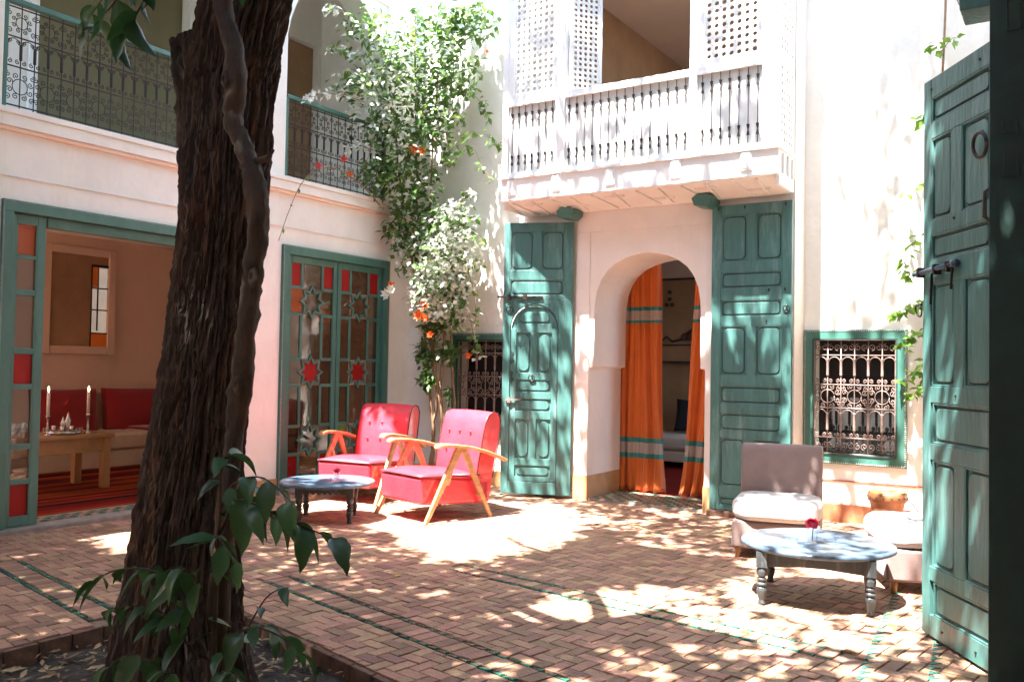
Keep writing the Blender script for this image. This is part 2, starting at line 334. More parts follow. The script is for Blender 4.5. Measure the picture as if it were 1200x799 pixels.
for ix in range(-70, 60):
    for iy in range(-55, 75):
        k = (ix-iy) % 4
        if k == 0: dx, dy = 2, 1
        elif k == 3: dx, dy = 1, 2
        else: continue
        c = rotp((ix+dx/2)*W_, (iy+dy/2)*W_)
        if not (-6.9 < c.x < -0.1 and 1.6 < c.y < 8.2): continue
        if inside([(-4.0,1),(-4.0,3.15),(-1.5,2.55),(-1.5,1)], c.x, c.y): continue
        if c.x > -3.9 and c.x < -1.6 and c.y < 2.9 - 0.25*(c.x+2.6) - 0.3: continue
        g2 = GAP*rb.uniform(0.6, 1.3)
        P = [rotp(ix*W_+g2, iy*W_+g2), rotp((ix+dx)*W_-g2, iy*W_+g2), rotp((ix+dx)*W_-g2, (iy+dy)*W_-g2), rotp(ix*W_+g2, (iy+dy)*W_-g2)]
        # limits: walls, bed edge
        P = clip(P, Vector((-6.66,0)), Vector((1,0)))
        P = clip(P, Vector((-0.345,0)), Vector((-1,0))) if P else P
        P = clip(P, Vector((0,8.045)), Vector((0,-1))) if P else P
        if len(P) > 2 and -4.2 < c.x < -1.4 and c.y < 3.6: P = clip(P, Vector((-4.07,3.265)), Vector((0.24,0.97)).normalized()) if c.x > -4.06 else clip(P, Vector((-4.072,0)), Vector((-1,0)))
        if len(P) < 3 or area(P) < 0.0006: continue
        for q_ in cut_corridors(P): bricks.append(q_)
# soldier course in the first three corridors
for (p0, p1, d, n, wd) in CORR[:3]:
    L_ = (p1-p0).length; s = 0
    a0 = 0.035; a1 = wd-0.035
    while s < L_-0.07:
        g2 = 0.003; bricks.append([p0+d*(s+g2)+n*a0, p0+d*(s+0.075-g2)+n*a0, p0+d*(s+0.075-g2)+n*a1, p0+d*(s+g2)+n*a1]); s += 0.075
def brick_mesh(mb, P, z):
    c = sum(P, Vector((0,0)))/len(P); n = len(P)
    tx, ty = rb.gauss(0, 0.012), rb.gauss(0, 0.012)
    top = [c + (p-c)*(1 - 0.0035/max(0.02,(p-c).length)) for p in P]
    zz = lambda p: z + (p.x-c.x)*tx + (p.y-c.y)*ty
    vs = [(p.x,p.y,-0.02) for p in P] + [(p.x,p.y,zz(p)-0.003) for p in P] + [(p.x,p.y,zz(p)) for p in top]
    fs = [(i,(i+1)%n,n+(i+1)%n,n+i) for i in range(n)] + [(n+i,n+(i+1)%n,2*n+(i+1)%n,2*n+i) for i in range(n)] + [tuple(range(2*n,3*n))]
    mb.add(vs, fs)
CAMF = Vector((-math.sin(R(33)), math.cos(R(33))))
def vis(P):
    c = sum(P, Vector((0,0)))/len(P); dep = c.dot(CAMF)
    side = c.dot(Vector((CAMF.y,-CAMF.x)))/max(dep,0.1)
    if dep < 3.35 or abs(side) > 0.58: return 99
    if inside(BED, c.x, c.y): return 99
    return dep
bricks.sort(key=vis)
near = bricks[:300]; rest = bricks[300:]
for P in near:
    c = sum(P, Vector((0,0)))/len(P); mb = MB(); brick_mesh(mb, [p-c for p in P], rb.gauss(0,0.0012))
    o = obj('brick', mb, M['brick'], floor, loc=(c.x, c.y, 0))
mb = MB()
for P in rest: brick_mesh(mb, P, rb.gauss(0, 0.0012))
obj('brick_paving', mb, M['brick'], floor, kind='stuff')
# green triangular tiles along the borders
tri = MB(); tri.prism([(-0.031,0),(0.031,0),(0.031,0.028)], -0.02, 0.001); trim_ = tri.mesh('tile', M['greentile'])
tri2 = MB(); tri2.prism([(-0.024,-0.02),(0.026,-0.02),(-0.024,0.024)], -0.02, 0.0035); trim2 = tri2.mesh('tile', M['greentile'])
cnt = 0
for ci, (p0, p1, d, n, wd) in enumerate(CORR):
    L_ = (p1-p0).length; an = math.atan2(d.y, d.x)
    offs = [(0.030, trim_), (wd-0.004, trim_)] if ci < 3 else [(0.025, trim2)]
    for off, me in offs:
        s = 0.04
        while s < L_-0.04:
            q2 = p0 + d*s + n*off
            if cnt < 290: link('tile', me, floor, (q2.x, q2.y, rb.gauss(0, 0.0006)), (0,0,an + rb.gauss(0,0.05))); cnt += 1
            s += 0.075
sb = MB()
for iy in range(60):
    for ix in range(54):
        x = -4.06 + ix*0.048; y = 1.05 + iy*0.045
        pass
n_ = 60
vs = []; fs = []
for j in range(n_+1):
    for i in range(n_+1):
        u = i/n_; v = j/n_; x = -4.068+u*2.566; ymax = 3.26-0.248*(x+4.07)-0.004; y = 1.0+v*(ymax-1.0)
        vs.append((x, y, -0.085 + 0.035*noise.noise(Vector((x*3,y*3,0))) + 0.02*noise.noise(Vector((x*14,y*14,3)))))
for j in range(n_):
    for i in range(n_): a = j*(n_+1)+i; fs.append((a,a+1,a+n_+2,a+n_+1))
sb.add(vs, fs); struct(obj('planting_bed', sb, M['soil'], smooth=True))
lt = MB(); rl = random.Random(5)
for i in range(2600):
    x = rl.uniform(-4.05,-1.55); y = rl.uniform(1.2, 3.22-0.248*(x+4.07)); z = -0.07+rl.uniform(-0.01,0.03)+0.035*noise.noise(Vector((x*3,y*3,0)))
    a = rl.uniform(0,6.28); l = rl.uniform(0.008,0.03)*(2 if rl.random()<0.08 else 1); ww = l*rl.uniform(0.15,0.6); t = rl.uniform(-0.4,0.4)
    dx, dy = math.cos(a), math.sin(a)
    lt.add([(x-dx*l,y-dy*l,z-t*l),(x+dy*ww,y-dx*ww,z+0.004),(x+dx*l,y+dy*l,z+t*l),(x-dy*ww,y+dx*ww,z)], [(0,1,2,3)])
tag(obj('leaf_litter', lt, M['litter'], kind='stuff'), 'dry leaf litter and bark chips on the dark planting bed', 'leaf litter')
# kerb round the bed: bricks on edge
kb = thing('bed_kerb', 'dark brick kerb round the planting bed', 'kerb')
def kerbline(a, b):
    a = Vector(a); b = Vector(b); d = (b-a).normalized(); L_ = (b-a).length; s = 0
    while s < L_-0.02:
        e = min(s+0.16, L_); mb = MB(); c = a+d*(s+e)/2; nrm = Vector((d.y,-d.x))
        h = (e-s)/2-0.003
        ps = [c-d*h, c+d*h, c+d*h+nrm*0.03, c-d*h+nrm*0.03]
        mb.prism([(p.x-c.x,p.y-c.y) for p in ps], -0.125, -0.006)
        obj('brick', mb, M['kerb'], kb, loc=(c.x,c.y,rb.gauss(0,0.002)), bev=0.004); s = e
kerbline((-4.07,3.255),(-1.5,2.625)); kerbline((-4.07,1.0),(-4.07,3.25))

# ------------------------------------------------------------ walls
def wall_x(x0, x1, ya, yb, za, zb, holes, mb):     # slab between x0,x1 spanning y,z; holes (y0,y1,z0,z1)
    ys = sorted({ya,yb,*[h[0] for h in holes],*[h[1] for h in holes]}); zs = sorted({za,zb,*[h[2] for h in holes],*[h[3] for h in holes]})
    for i in range(len(ys)-1):
        run = None
        for j in range(len(zs)-1):
            cy, cz = (ys[i]+ys[i+1])/2, (zs[j]+zs[j+1])/2
            solid = not any(h[0] < cy < h[1] and h[2] < cz < h[3] for h in holes)
            if solid and run is None: run = zs[j]
            if (not solid) and run is not None: mb.box(x0,x1,ys[i],ys[i+1],run,zs[j]); run = None
        if run is not None: mb.box(x0,x1,ys[i],ys[i+1],run,zs[-1])
def wall_y(y0, y1, xa, xb, za, zb, holes, mb):
    t = MB(); wall_x(y0, y1, xa, xb, za, zb, holes, t)
    mb.add([(v[1], v[0], v[2]) for v in t.v], [f[::-1] for f in t.f])
XL = -6.67; YB = 8.05; YP = 7.72
# left wing, ground storey with the lounge opening and the glazed doors
lw = MB(); wall_x(-6.95, XL, -1.5, YB, -0.02, 3.0, [(-1.0,2.3,0.3,2.5),(3.38,5.42,-0.02,2.455),(6.075,7.655,0.0,2.455)], lw)  # first hole is an added, unseen opening that lets sky light into the lounge
lwall = tag(obj('lounge_wing_wall', lw, M['plaster']), 'cream wall holding the lounge opening and the glazed doors', 'wall')
b = MB(); b.box(-8.4,-6.60,-1.5,YB,3.085,3.13); b.box(-8.4,-6.615,-1.5,YB,2.995,3.085)
obj('gallery_edge', b, M['plaster'], lwall, bev=0.006)
b = MB(); b.box(XL,-6.632,-1.5,YB,2.965,2.994); obj('cornice_strip', b, M['ledge'], lwall, bev=0.004)
for (ya_,yb_) in ((5.43,6.07),(7.66,YB-0.02),(-1.5,3.37)):
    b = MB(); b.box(XL,-6.655,ya_,yb_,0.0,0.16); obj('skirting', b, M['ochre'], lwall, bev=0.003)
b = MB(); b.box(-6.668,-6.658,-1.5,YB,2.635,2.65); obj('plaster_seam', b, M['plaster'], lwall)
# upper gallery of the left wing
ug = MB()
ug.box(-6.95,-6.64,5.70,6.06,3.131,6.4); ug.box(-6.95,-6.64,2.95,3.34,3.131,6.4)
ug.box(-6.95,-6.64,7.55,YB-0.002,3.131,6.4); ug.box(-6.95,-6.64,-1.5,2.95,5.3,6.4); ug.box(-6.95,-6.64,-1.5,-0.2,3.131,5.3)
ug.box(-6.95,-6.64,6.06,7.55,5.35,6.4); ug.box(-6.95,-6.64,3.34,5.70,5.35,6.4)
wall_x(-8.4,-8.2,-1.5,YB,3.131,6.4,[(4.42,6.05,3.131,5.3),(7.0,8.0,3.131,5.3)],ug)
ug.box(-8.4,-6.64,-1.5,YB,6.4,6.6); ug.box(-8.4,-6.96,YB,8.35,3.131,6.6)
ugo = tag(obj('upper_gallery_wall', ug, M['plaster']), 'white pillars and wall of the open gallery above the lounge', 'wall')
for s_ in (1,-1):                       # spandrels that turn the second bay into an arch
    pts = []
    yc = 6.805; hw = 0.745
    pts = [(yc+s_*hw, 5.35)]
    for k in range(9):
        a = PI/2*k/8; pts.append((yc+s_*hw*math.cos(a)*1.0, 4.35+1.0*math.sin(a)))
    b = MB(); b.prism(pts, -6.93, -6.66, 'x'); obj('arch_spandrel', b, M['plaster'], ugo)
b = MB(); b.box(-8.37,-8.3,4.42,6.05,3.131,5.3); obj('blind', b, M['olive'], ugo)
b = MB(); b.box(-8.38,-8.3,7.0,8.0,3.131,5.3); obj('shutter', b, M['brownroom'], ugo)
for (y0,y1) in ((4.34,4.42),(6.05,6.13)):
    b = MB(); b.box(-8.2,-8.16,y0,y1,3.131,5.38); obj('door_frame', b, M['white'], ugo, bev=0.005)

# lounge room behind the left wall
rm = MB(); rm.box(-10.6,-10.4,2.2,9.6,0,3.0); rm.box(-10.6,-6.95,-1.6,-1.5,0,3.0); rm.box(-10.6,-10.4,-1.5,2.2,0,3.0); rm.box(-10.4,-6.95,9.4,9.6,0,3.0)
rmo = tag(obj('lounge_room', rm, M['salmon']), 'salmon plaster walls of the lounge behind the teal opening', 'room')
b = MB(); b.box(-10.4,-6.95,1.0,9.4,2.80,2.99); b.box(-8.6,-6.95,-1.5,1.0,2.80,2.99); b.box(-10.4,-8.6,-1.5,-1.2,2.80,2.99); obj('ceiling', b, M['roomceil'], rmo)  # gap left open as an added, unseen skylight to brighten the lounge
b = MB(); b.box(-10.6,-6.95,-1.6,9.6,-0.1,0.02); struct(obj('lounge_floor', b, M['salmon']))
b = MB(); b.box(-10.2,-7.05,2.6,8.6,0.021,0.032)
tag(obj('kilim_rug', b, M['rug']), 'red and orange striped kilim on the lounge floor', 'rug')
# tiled threshold strip
b = MB(); b.box(-6.95,-6.60,3.30,5.50,-0.02,0.035); th = tag(obj('doorstep', b, M['stonestep'], bev=0.008), 'worn grey stone doorstep of the lounge opening', 'doorstep')
b = MB(); b.box(-7.05,-6.955,3.35,5.45,0.021,0.03); struct(obj('threshold_floor', b, M['stonestep']))
tm = MB(); tm.prism([(-0.028,-0.028),(0.028,-0.028),(0.028,0.028),(-0.028,0.028)], 0, 0.006); tme = tm.mesh('tile', M['greentile']); tme2 = tm.mesh('tile', M['brick'])
for iy in range(34):
    for ix in range(3): link('tile', tme if (ix+iy)%2 else tme2, th, (-6.92+ix*0.06, 3.42+iy*0.06, 0.035))
b = MB(); b.box(-6.69,-6.60,6.05,7.68,-0.02,0.03); tag(obj('doorstep', b, M['stonestep'], bev=0.006), 'narrow grey doorstep under the glazed star doors', 'doorstep')

# main back wall
bw = MB(); wall_y(YB, 8.35, -6.95, -4.9, -0.02, 6.6, [(-5.96,-5.16,0.55,1.62)], bw)
wall_y(YB, 8.35, -2.12, 2.6, -0.02, 6.6, [(-2.03,-1.345,0.575,1.60)], bw)
bwo = tag(obj('courtyard_wall', bw, M['plaster']), 'tall sunlit cream wall with the grilled windows either side of the arch', 'wall')
b = MB(); b.box(-2.118,-0.33,8.035,YB,-0.02,0.155); obj('skirting', b, M['brownskirt'], bwo, bev=0.003)
b = MB(); b.box(-2.118,-0.33,8.042,YB,0.35,0.362); obj('painted_line', b, M['brownskirt'], bwo)
b = MB(); b.box(-6.66,-4.95,8.035,YB,-0.02,0.155); obj('skirting', b, M['ochre'], bwo, bev=0.003)
# projecting middle block with the horseshoe arch
AC = -3.515
PROF = [(0.595,-0.02),(0.595,0.24),(0.595,0.8),(0.595,1.28),(0.585,1.30),(0.548,1.305),(0.545,1.6),(0.547,1.80),(0.54,1.93),(0.52,2.05),(0.475,2.16),(0.41,2.245),(0.32,2.315),(0.21,2.362),(0.10,2.388),(0.0,2.402)]
outl = [(AC-a, z) for a, z in PROF] + [(AC+a, z) for a, z in PROF[::-1][1:]]
def plate_with_arch(mb, y0, y1, xa, xb, zt):
    n = len(outl); inn = outl; out = []
    for x, z in outl:
        if z < 1.31: out.append((xa if x < AC else xb, z))
        else:
            t = (z-1.30)/(2.402-1.30)
            zz = 1.305 + (zt-1.305)*min(1, t*1.6) if True else z
            if t*1.6 <= 1: out.append((xa if x < AC else xb, zz))
            else:
                k = (t*1.6-1)/0.6; out.append(((xa if x < AC else xb)*(1-k) + AC*k, zt))
    # make sure corners exist exactly
    idx = [i for i in range(n) if abs(out[i][1]-zt) < 1e-6]
    if idx: out[idx[0]] = (xa, zt); out[idx[-1]] = (xb, zt)
    vs = [(x,y0,z) for x,z in inn] + [(x,y0,z) for x,z in out] + [(x,y1,z) for x,z in inn] + [(x,y1,z) for x,z in out]
    fs = []
    for i in range(n-1):
        fs += [(i,i+1,n+i+1,n+i), (2*n+i,3*n+i,3*n+i+1,2*n+i+1), (i,2*n+i,2*n+i+1,i+1), (n+i,n+i+1,3*n+i+1,3*n+i)]
    mb.add(vs, fs)
pb = MB(); plate_with_arch(pb, 7.735, 8.45, -4.2, -2.85, 2.9)
po = tag(obj('arched_portal', pb, M['portal']), 'white plaster portal with the pointed horseshoe arch doorway', 'archway')
m_ = po.modifiers.new('bevel','BEVEL'); m_.width = 0.012; m_.segments = 2; m_.limit_method = 'ANGLE'; m_.angle_limit = R(50)
b = MB(); b.box(-4.95,-4.2,YP+0.015,8.6,-0.02,2.95); b.box(-2.85,-2.12,YP+0.015,8.6,-0.02,2.95)
wall_y(YP+0.015, 8.6, -4.95, -2.12, 2.95, 6.6, [(-4.8,-2.2,3.2,5.4)], b)
obj('pier', b, M['portal'], po)
b = MB(); b.box(-4.265,-4.112,YP,7.7345,-0.02,2.63); b.box(-2.915,-2.84,YP,7.7345,-0.02,2.63); b.box(-4.265,-2.84,YP,7.7345,2.631,2.86)
obj('raised_border', b, M['portal'], po, bev=0.003)
for q4 in ((-4.268,-4.106,7.712,7.72),(-4.118,-4.104,7.7205,8.45),(-2.926,-2.914,7.7205,8.45),(-2.922,-2.842,7.712,7.72)):
    b = MB(); b.box(*q4,-0.02,0.24); obj('skirting', b, M['ochre'], po)
b = MB(); b.box(-4.11,-2.92,7.735,8.45,-0.019,0.018); st = tag(obj('doorstep', b, M['stonestep']), 'tiled doorstep under the horseshoe arch', 'doorstep')
q = random.Random(9); ct = 0
for iy in range(10):
    for ix in range(19):
        link('tile', tme if (ix+iy)%2 else tme2, st, (-4.075+ix*0.0625, 7.79+iy*0.0665, 0.018), (0,0,q.gauss(0,0.02)))
# room behind the arch
b = MB(); b.box(-5.4,-5.2,8.6,12.1,0,2.9); b.box(-1.9,-1.7,8.6,9.2,0,2.9); b.box(-1.9,-1.7,11.4,12.1,0,2.9); b.box(-1.9,-1.7,9.2,11.4,0,0.2); b.box(-5.2,-1.9,12.0,12.1,0,2.9); b.box(-5.4,-1.7,8.6,12.1,2.9,3.0)  # gap in the side wall is an added, unseen window for daylight
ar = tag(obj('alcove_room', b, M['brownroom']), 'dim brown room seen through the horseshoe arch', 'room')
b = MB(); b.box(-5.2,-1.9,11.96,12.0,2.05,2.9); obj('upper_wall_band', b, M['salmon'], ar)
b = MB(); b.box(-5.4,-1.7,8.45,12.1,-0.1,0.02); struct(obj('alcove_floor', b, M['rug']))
# framed relief panel of abstract strokes on the far wall
pn = thing('wall_relief', 'dark framed calligraphic relief panel on the wall behind the arch', 'wall art', (-4.8,11.94,2.0))
b = MB(); b.box(-0.62,0.62,0,0.02,-0.62,0.60); obj('board', b, M['brownroom'], pn)
b = MB()
for (x0,x1,z0,z1) in ((-0.62,0.62,0.57,0.60),(-0.62,0.62,-0.62,-0.59),(-0.62,-0.59,-0.59,0.57),(0.59,0.62,-0.59,0.57),(0.49,0.51,-0.35,0.45),(-0.6,0.5,-0.37,-0.35)): b.box(x0,x1,-0.02,0.0,z0,z1)
obj('frame', b, M['relief'], pn)
b = MB()
for k in range(22):
    x = -0.05+0.5*(k/22.0); h = 0.1+0.6*(k/22.0)**1.5; b.tube([(x,-0.01,-0.3),(x+0.02*math.sin(k),-0.012,-0.3+h*0.5),(x+0.015,-0.01,-0.3+h)], 0.008, 5)
for (x,z) in ((-0.25,0.3),(-0.29,0.22),(-0.21,0.22),(-0.25,0.40)): b.lathe([(0.0,-0.005),(0.03,-0.02),(0,-0.03)], 8) if False else b.box(x-0.025,x+0.025,-0.016,0,z-0.025,z+0.025)
b.tube([(-0.5,-0.01,-0.28),(-0.4,-0.012,-0.32),(-0.28,-0.01,-0.24),(-0.2,-0.012,-0.31),(-0.05,-0.01,-0.28)], 0.016, 5)
obj('brush_relief', b, M['relief'], pn)
# daybed
db = thing('daybed', 'cream daybed in the dim room beyond the orange curtains', 'daybed', (-4.2,11.2,0.02))
b = MB(); b.box(-0.95,0.95,-0.45,0.45,0.08,0.22); obj('base', b, M['cream'], db, bev=0.02)
b = MB(); b.box(-0.96,0.96,-0.47,0.45,0.225,0.42); obj('mattress', b, M['creamcush'], db, bev=0.06, seg=4, smooth=True)
def cushion(name, w_, h_, t_, m, parent=None, loc=(0,0,0), rot=(0,0,0)):
    n = 10; vs = []; fs = []
    for s in (1,-1):
        for j in range(n+1):
            for i in range(n+1):
                u = i/n*2-1; v = j/n*2-1
                k = (1-abs(u)**3.2)*(1-abs(v)**3.2); pin = 1-0.07*(1-v*v)*abs(u)**2
                pinv = 1-0.07*(1-u*u)*abs(v)**2
                vs.append((u*w_/2*pin, s*t_/2*max(k,0)**0.5 if 0<i<n and 0<j<n else 0, v*h_/2*pinv))
    for s in (0,1):
        o_ = s*(n+1)**2
        for j in range(n):
            for i in range(n):
                a = o_+j*(n+1)+i; f = (a,a+1,a+n+2,a+n+1); fs.append(f if s else f[::-1])
    mb = MB(); mb.add(vs, fs); me = bpy.data.meshes.new(name); me.from_pydata(mb.v, [], mb.f)
    bm = bmesh.new(); bm.from_mesh(me); bmesh.ops.remove_doubles(bm, verts=bm.verts, dist=1e-4); bmesh.ops.recalc_face_normals(bm, faces=bm.faces); bm.to_mesh(me); bm.free()
    me.materials.append(m)
    for p in me.polygons: p.use_smooth = True
    return link(name, me, parent, loc, rot)
tag(cushion('cushion',0.62,0.55,0.2,M['creamcush'],None,(-4.02,11.45,0.74),(R(-18),0,0)), 'pale square cushion leaning on the daybed wall', 'cushion')
tag(cushion('cushion',0.48,0.46,0.16,M['blackcush'],None,(-4.42,11.28,0.68),(R(-20),0,R(8))), 'black cushion in front of the pale one on the daybed', 'cushion')

# curtains in the arch
def curtain(label, xl0, xr0, xl1, xr1, z0, z1, folds, ph):
    nx, nz = 90, 40; vs = []; fs = []
    for j in range(nz+1):
        v = j/nz; z = z0+(z1-z0)*v
        e = v**0.7
        xl = xl0+(xl1-xl0)*e; xr = xr0+(xr1-xr0)*e
        for i in range(nx+1):
            u = i/nx; uu = u+0.06*math.sin(u*5+ph)+0.02*math.sin(v*4+u*6); f = math.sin(uu*folds*2*PI+ph)*0.5+0.35*math.sin(uu*folds*3.3*PI+ph*2+v*1.2)+0.12*math.sin(uu*folds*9*PI+v*2)
            x = xl+(xr-xl)*u + 0.006*math.sin(7*v+u*9)
            dep = 0.055*(1-0.25*v)
            zz = z + (0.012*math.sin(u*folds*2*PI+ph) if j == 0 else 0)
            bulge = 0.05*max(0, 1-v*9)
            vs.append((x, 8.49 + f*dep - bulge*(0.5+0.5*math.sin(u*17)), zz))
    for j in range(nz):
        for i in range(nx): a = j*(nx+1)+i; fs.append((a,a+1,a+nx+2,a+nx+1))
    mb = MB(); mb.add(vs, fs); o = obj('curtain', mb, M['curtain'], smooth=True)
    s = o.modifiers.new('thick','SOLIDIFY'); s.thickness = 0.004
    return tag(o, label, 'curtain', 'orange curtains in the arch')
curtain('orange curtain with teal bands gathered on the left of the arch', -4.16,-3.63,-4.14,-3.70,0.03,2.55,4.5,0.4)
curtain('slimmer orange curtain hanging at the right side of the arch', -3.46,-3.12,-3.30,-2.90,0.03,2.55,3.2,1.8)
b = MB(); b.tube([(-4.2,8.53,2.58),(-2.85,8.53,2.58)], 0.012, 8); tag(obj('curtain_rod', b, M['iron'], smooth=True), 'iron rod carrying the orange curtains', 'curtain rod')

# right wing and the hall the camera stands in
b = MB(); b.box(-0.33,0.1,4.26,YB-0.002,-0.02,6.6); b.box(-0.33,0.1,-1.5,4.26,3.1,6.6); b.box(-0.33,0.1,-1.7,-0.9,-0.02,3.1)
rw = tag(obj('side_wing_wall', b, M['plaster']), 'plaster wall behind the big open door', 'wall')
b = MB(); b.box(0.1,2.8,4.26,4.46,-0.02,3.1); b.box(2.6,2.8,-1.5,4.26,-0.02,3.1); b.box(0.1,2.8,-1.7,-1.5,-0.02,3.1); b.box(0.1,2.8,-1.7,4.46,3.1,3.3)
tag(obj('entrance_hall', b, M['salmon']), 'shaded entrance hall beside the courtyard', 'room')
b = MB(); b.box(-6.95,-0.33,-1.75,-1.5,-0.02,5.2); tag(obj('south_wall', b, M['plaster']), 'plain cream wall closing the near end of the courtyard', 'wall')
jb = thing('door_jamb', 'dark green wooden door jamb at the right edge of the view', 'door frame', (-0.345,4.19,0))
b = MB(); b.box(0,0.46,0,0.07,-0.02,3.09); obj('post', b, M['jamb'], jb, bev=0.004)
b = MB()
for (x,z,h) in ((0.06,2.74,0.14),(0.045,2.31,0.05),(0.05,2.13,0.09)):
    b.box(x,x+0.006,-0.006,0,z,z+h); b.box(x+0.05,x+0.056,-0.006,0,z,z+h); b.box(x,x+0.056,-0.006,0,z-0.006,z)
obj('inlaid_plate', b, M['tealgroove'], jb)
br = thing('carved_bracket', 'carved green wooden bracket at the lintel end above the open door', 'bracket', (-0.33,4.30,2.86))
b = MB(); b.prism([(-0.13,0.0),(0,0.0),(0,0.22),(-0.15,0.22),(-0.15,0.09),(-0.135,0.07)], -0.1, 0.1, 'y'); obj('beam_end', b, M['teal'], br, bev=0.005)
b = MB()
for k in range(12): b.beam((-0.152,-0.095+k*0.017,0.10),(-0.152,-0.085+k*0.017,0.20),0.008,0.01)
for k in range(7): b.beam((-0.13+k*0.02,-0.102,0.10),(-0.12+k*0.02,-0.102,0.2),0.008,0.01)
obj('carving', b, M['iron'], br)

# ------------------------------------------------------------ panelled door leaves
def rounded(x0,x1,z0,z1,r,n=6):
    r = min(r,(x1-x0)/2-1e-4,(z1-z0)/2-1e-4); P = []
    for cx,cz,a0 in ((x1-r,z1-r,0),(x0+r,z1-r,90),(x0+r,z0+r,180),(x1-r,z0+r,270)):
        for k in range(n+1):
            a = R(a0+90*k/n); P.append((cx+r*math.cos(a), cz+r*math.sin(a)))
    return P
def leaf_panel(parent, x0,x1,z0,z1, yf, m, rad=0.6, rr_=None):
    # yf = y of the face of the frame; panel field recessed behind it
    b = MB(); b.box(x0-0.01,x1+0.01,yf+0.016,yf+0.03,z0-0.01,z1+0.01); pnl = obj('panel', b, m, parent)
    b = MB(); t = 0.010
    b.box(x0,x0+t,yf+0.003,yf+0.016,z0,z1); b.box(x1-t,x1,yf+0.003,yf+0.016,z0,z1); b.box(x0+t,x1-t,yf+0.003,yf+0.016,z0,z0+t); b.box(x0+t,x1-t,yf+0.003,yf+0.016,z1-t,z1)
    obj('moulding', b, m, pnl, bev=0.003)
    g_ = 0.014
    r_ = rr_ if rr_ is not None else min(x1-x0, z1-z0)*rad*0.5
    # dark seam and raised field
    P = rounded(x0+t+g_*0.5, x1-t-g_*0.5, z0+t+g_*0.5, z1-t-g_*0.5, r_)
    b = MB(); b.prism(P, yf+0.0145, yf+0.016, 'y'); obj('seam', b, M['tealgroove'], pnl)
    P = rounded(x0+t+g_, x1-t-g_, z0+t+g_, z1-t-g_, r_)
    b = MB(); b.prism(P, yf+0.008, yf+0.017, 'y'); obj('raised_field', b, m, pnl, bev=0.004)
def leaf_rows(parent, rows, x0, x1, zb, zt, yf, yb, m):
    # rows: list of (z0,z1,[(xa,xb),..]) from top to bottom; builds stiles, rails, mullions and panels
    sl_, sr_ = min(r_[2][0][0] for r_ in rows), max(r_[2][-1][1] for r_ in rows)
    b = MB(); b.box(x0,sl_,yf,yb,zb,zt); obj('stile', b, m, parent, bev=0.003)
    b = MB(); b.box(sr_,x1,yf,yb,zb,zt); obj('stile', b, m, parent, bev=0.003)
    edges = [zt]
    for r_ in rows: edges += [r_[1], r_[0]]
    edges.append(zb)
    for k in range(0, len(edges), 2):
        b = MB(); b.box(sl_+0.001,sr_-0.001,yf+0.001,yb-0.001,edges[k+1],edges[k]); obj('rail', b, m, parent, bev=0.003)
    for z0,z1,cols in rows:
        for k in range(len(cols)-1):
            b = MB(); b.box(cols[k][1],cols[k+1][0],yf+0.002,yb-0.002,z0,z1); obj('mullion', b, m, parent, bev=0.002)
        for xa,xb in cols: leaf_panel(parent, xa, xb, z0, z1, yf, m, rad=1.0 if len(cols) > 1 and parent.get('round') else 0.35)
    b = MB(); b.box(sl_,sr_,yb-0.008,yb-0.003,zb+0.01,zt-0.01); obj('backing', b, m, parent)
# right leaf beside the arch, hinged at X=-2.84, face at YP - thickness
tr_ = thing('door_leaf', 'tall teal panelled door leaf folded back right of the arch, behind the taupe chair', 'door', (-2.84,7.66,0.06), 0, 'tall teal door leaves beside the arch')
Wd = 0.715
two = [(0.085,0.325),(0.40,0.635)]; one = [(0.085,0.635)]
leaf_rows(tr_, [(2.20,2.62,two),(1.96,2.11,one),(1.71,1.86,one),(1.19,1.63,two),(0.94,1.10,one),(0.70,0.86,one),(0.21,0.64,two),(0.0+0.035,0.12,one)], 0, Wd, 0.0, 2.71, 0, 0.045, M['teal'])
def ring(parent, x, y, z, r_=0.028, name='ring_handle'):
    b = MB(); b.tube([(x+r_*math.cos(a*PI/8), y-0.012-0.006*math.sin(a*PI/8), z-r_+r_*math.sin(a*PI/8)) for a in range(17)], r_*0.16, 6)
    b.lathe([(0.0,0),(0.014,0.002),(0.010,0.008),(0,0.012)], 8, cap=False) if False else b.box(x-0.008,x+0.008,y-0.012,y+0.002,z-0.008,z+0.008)
    return obj(name, b, M['iron'], parent, smooth=True)
ring(tr_, 0.675, 0.0, 1.80)
for (x,z) in ((0.52,1.94),(0.66,1.94),(0.50,1.665),(0.06,2.68),(0.3,2.68),(0.66,2.68)):
    b = MB(); b.box(x-0.006,x+0.006,-0.006,0.001,z-0.014,z+0.014); obj('bolt_head', b, M['iron'], tr_)
b = MB(); b.box(-2.86,-2.50,7.60,7.84,-0.01,0.055); tag(obj('stone_block', b, M['kerb'], bev=0.015, loc=(0,0.03,0)), 'rough stone block wedged under the right teal door leaf', 'stone')
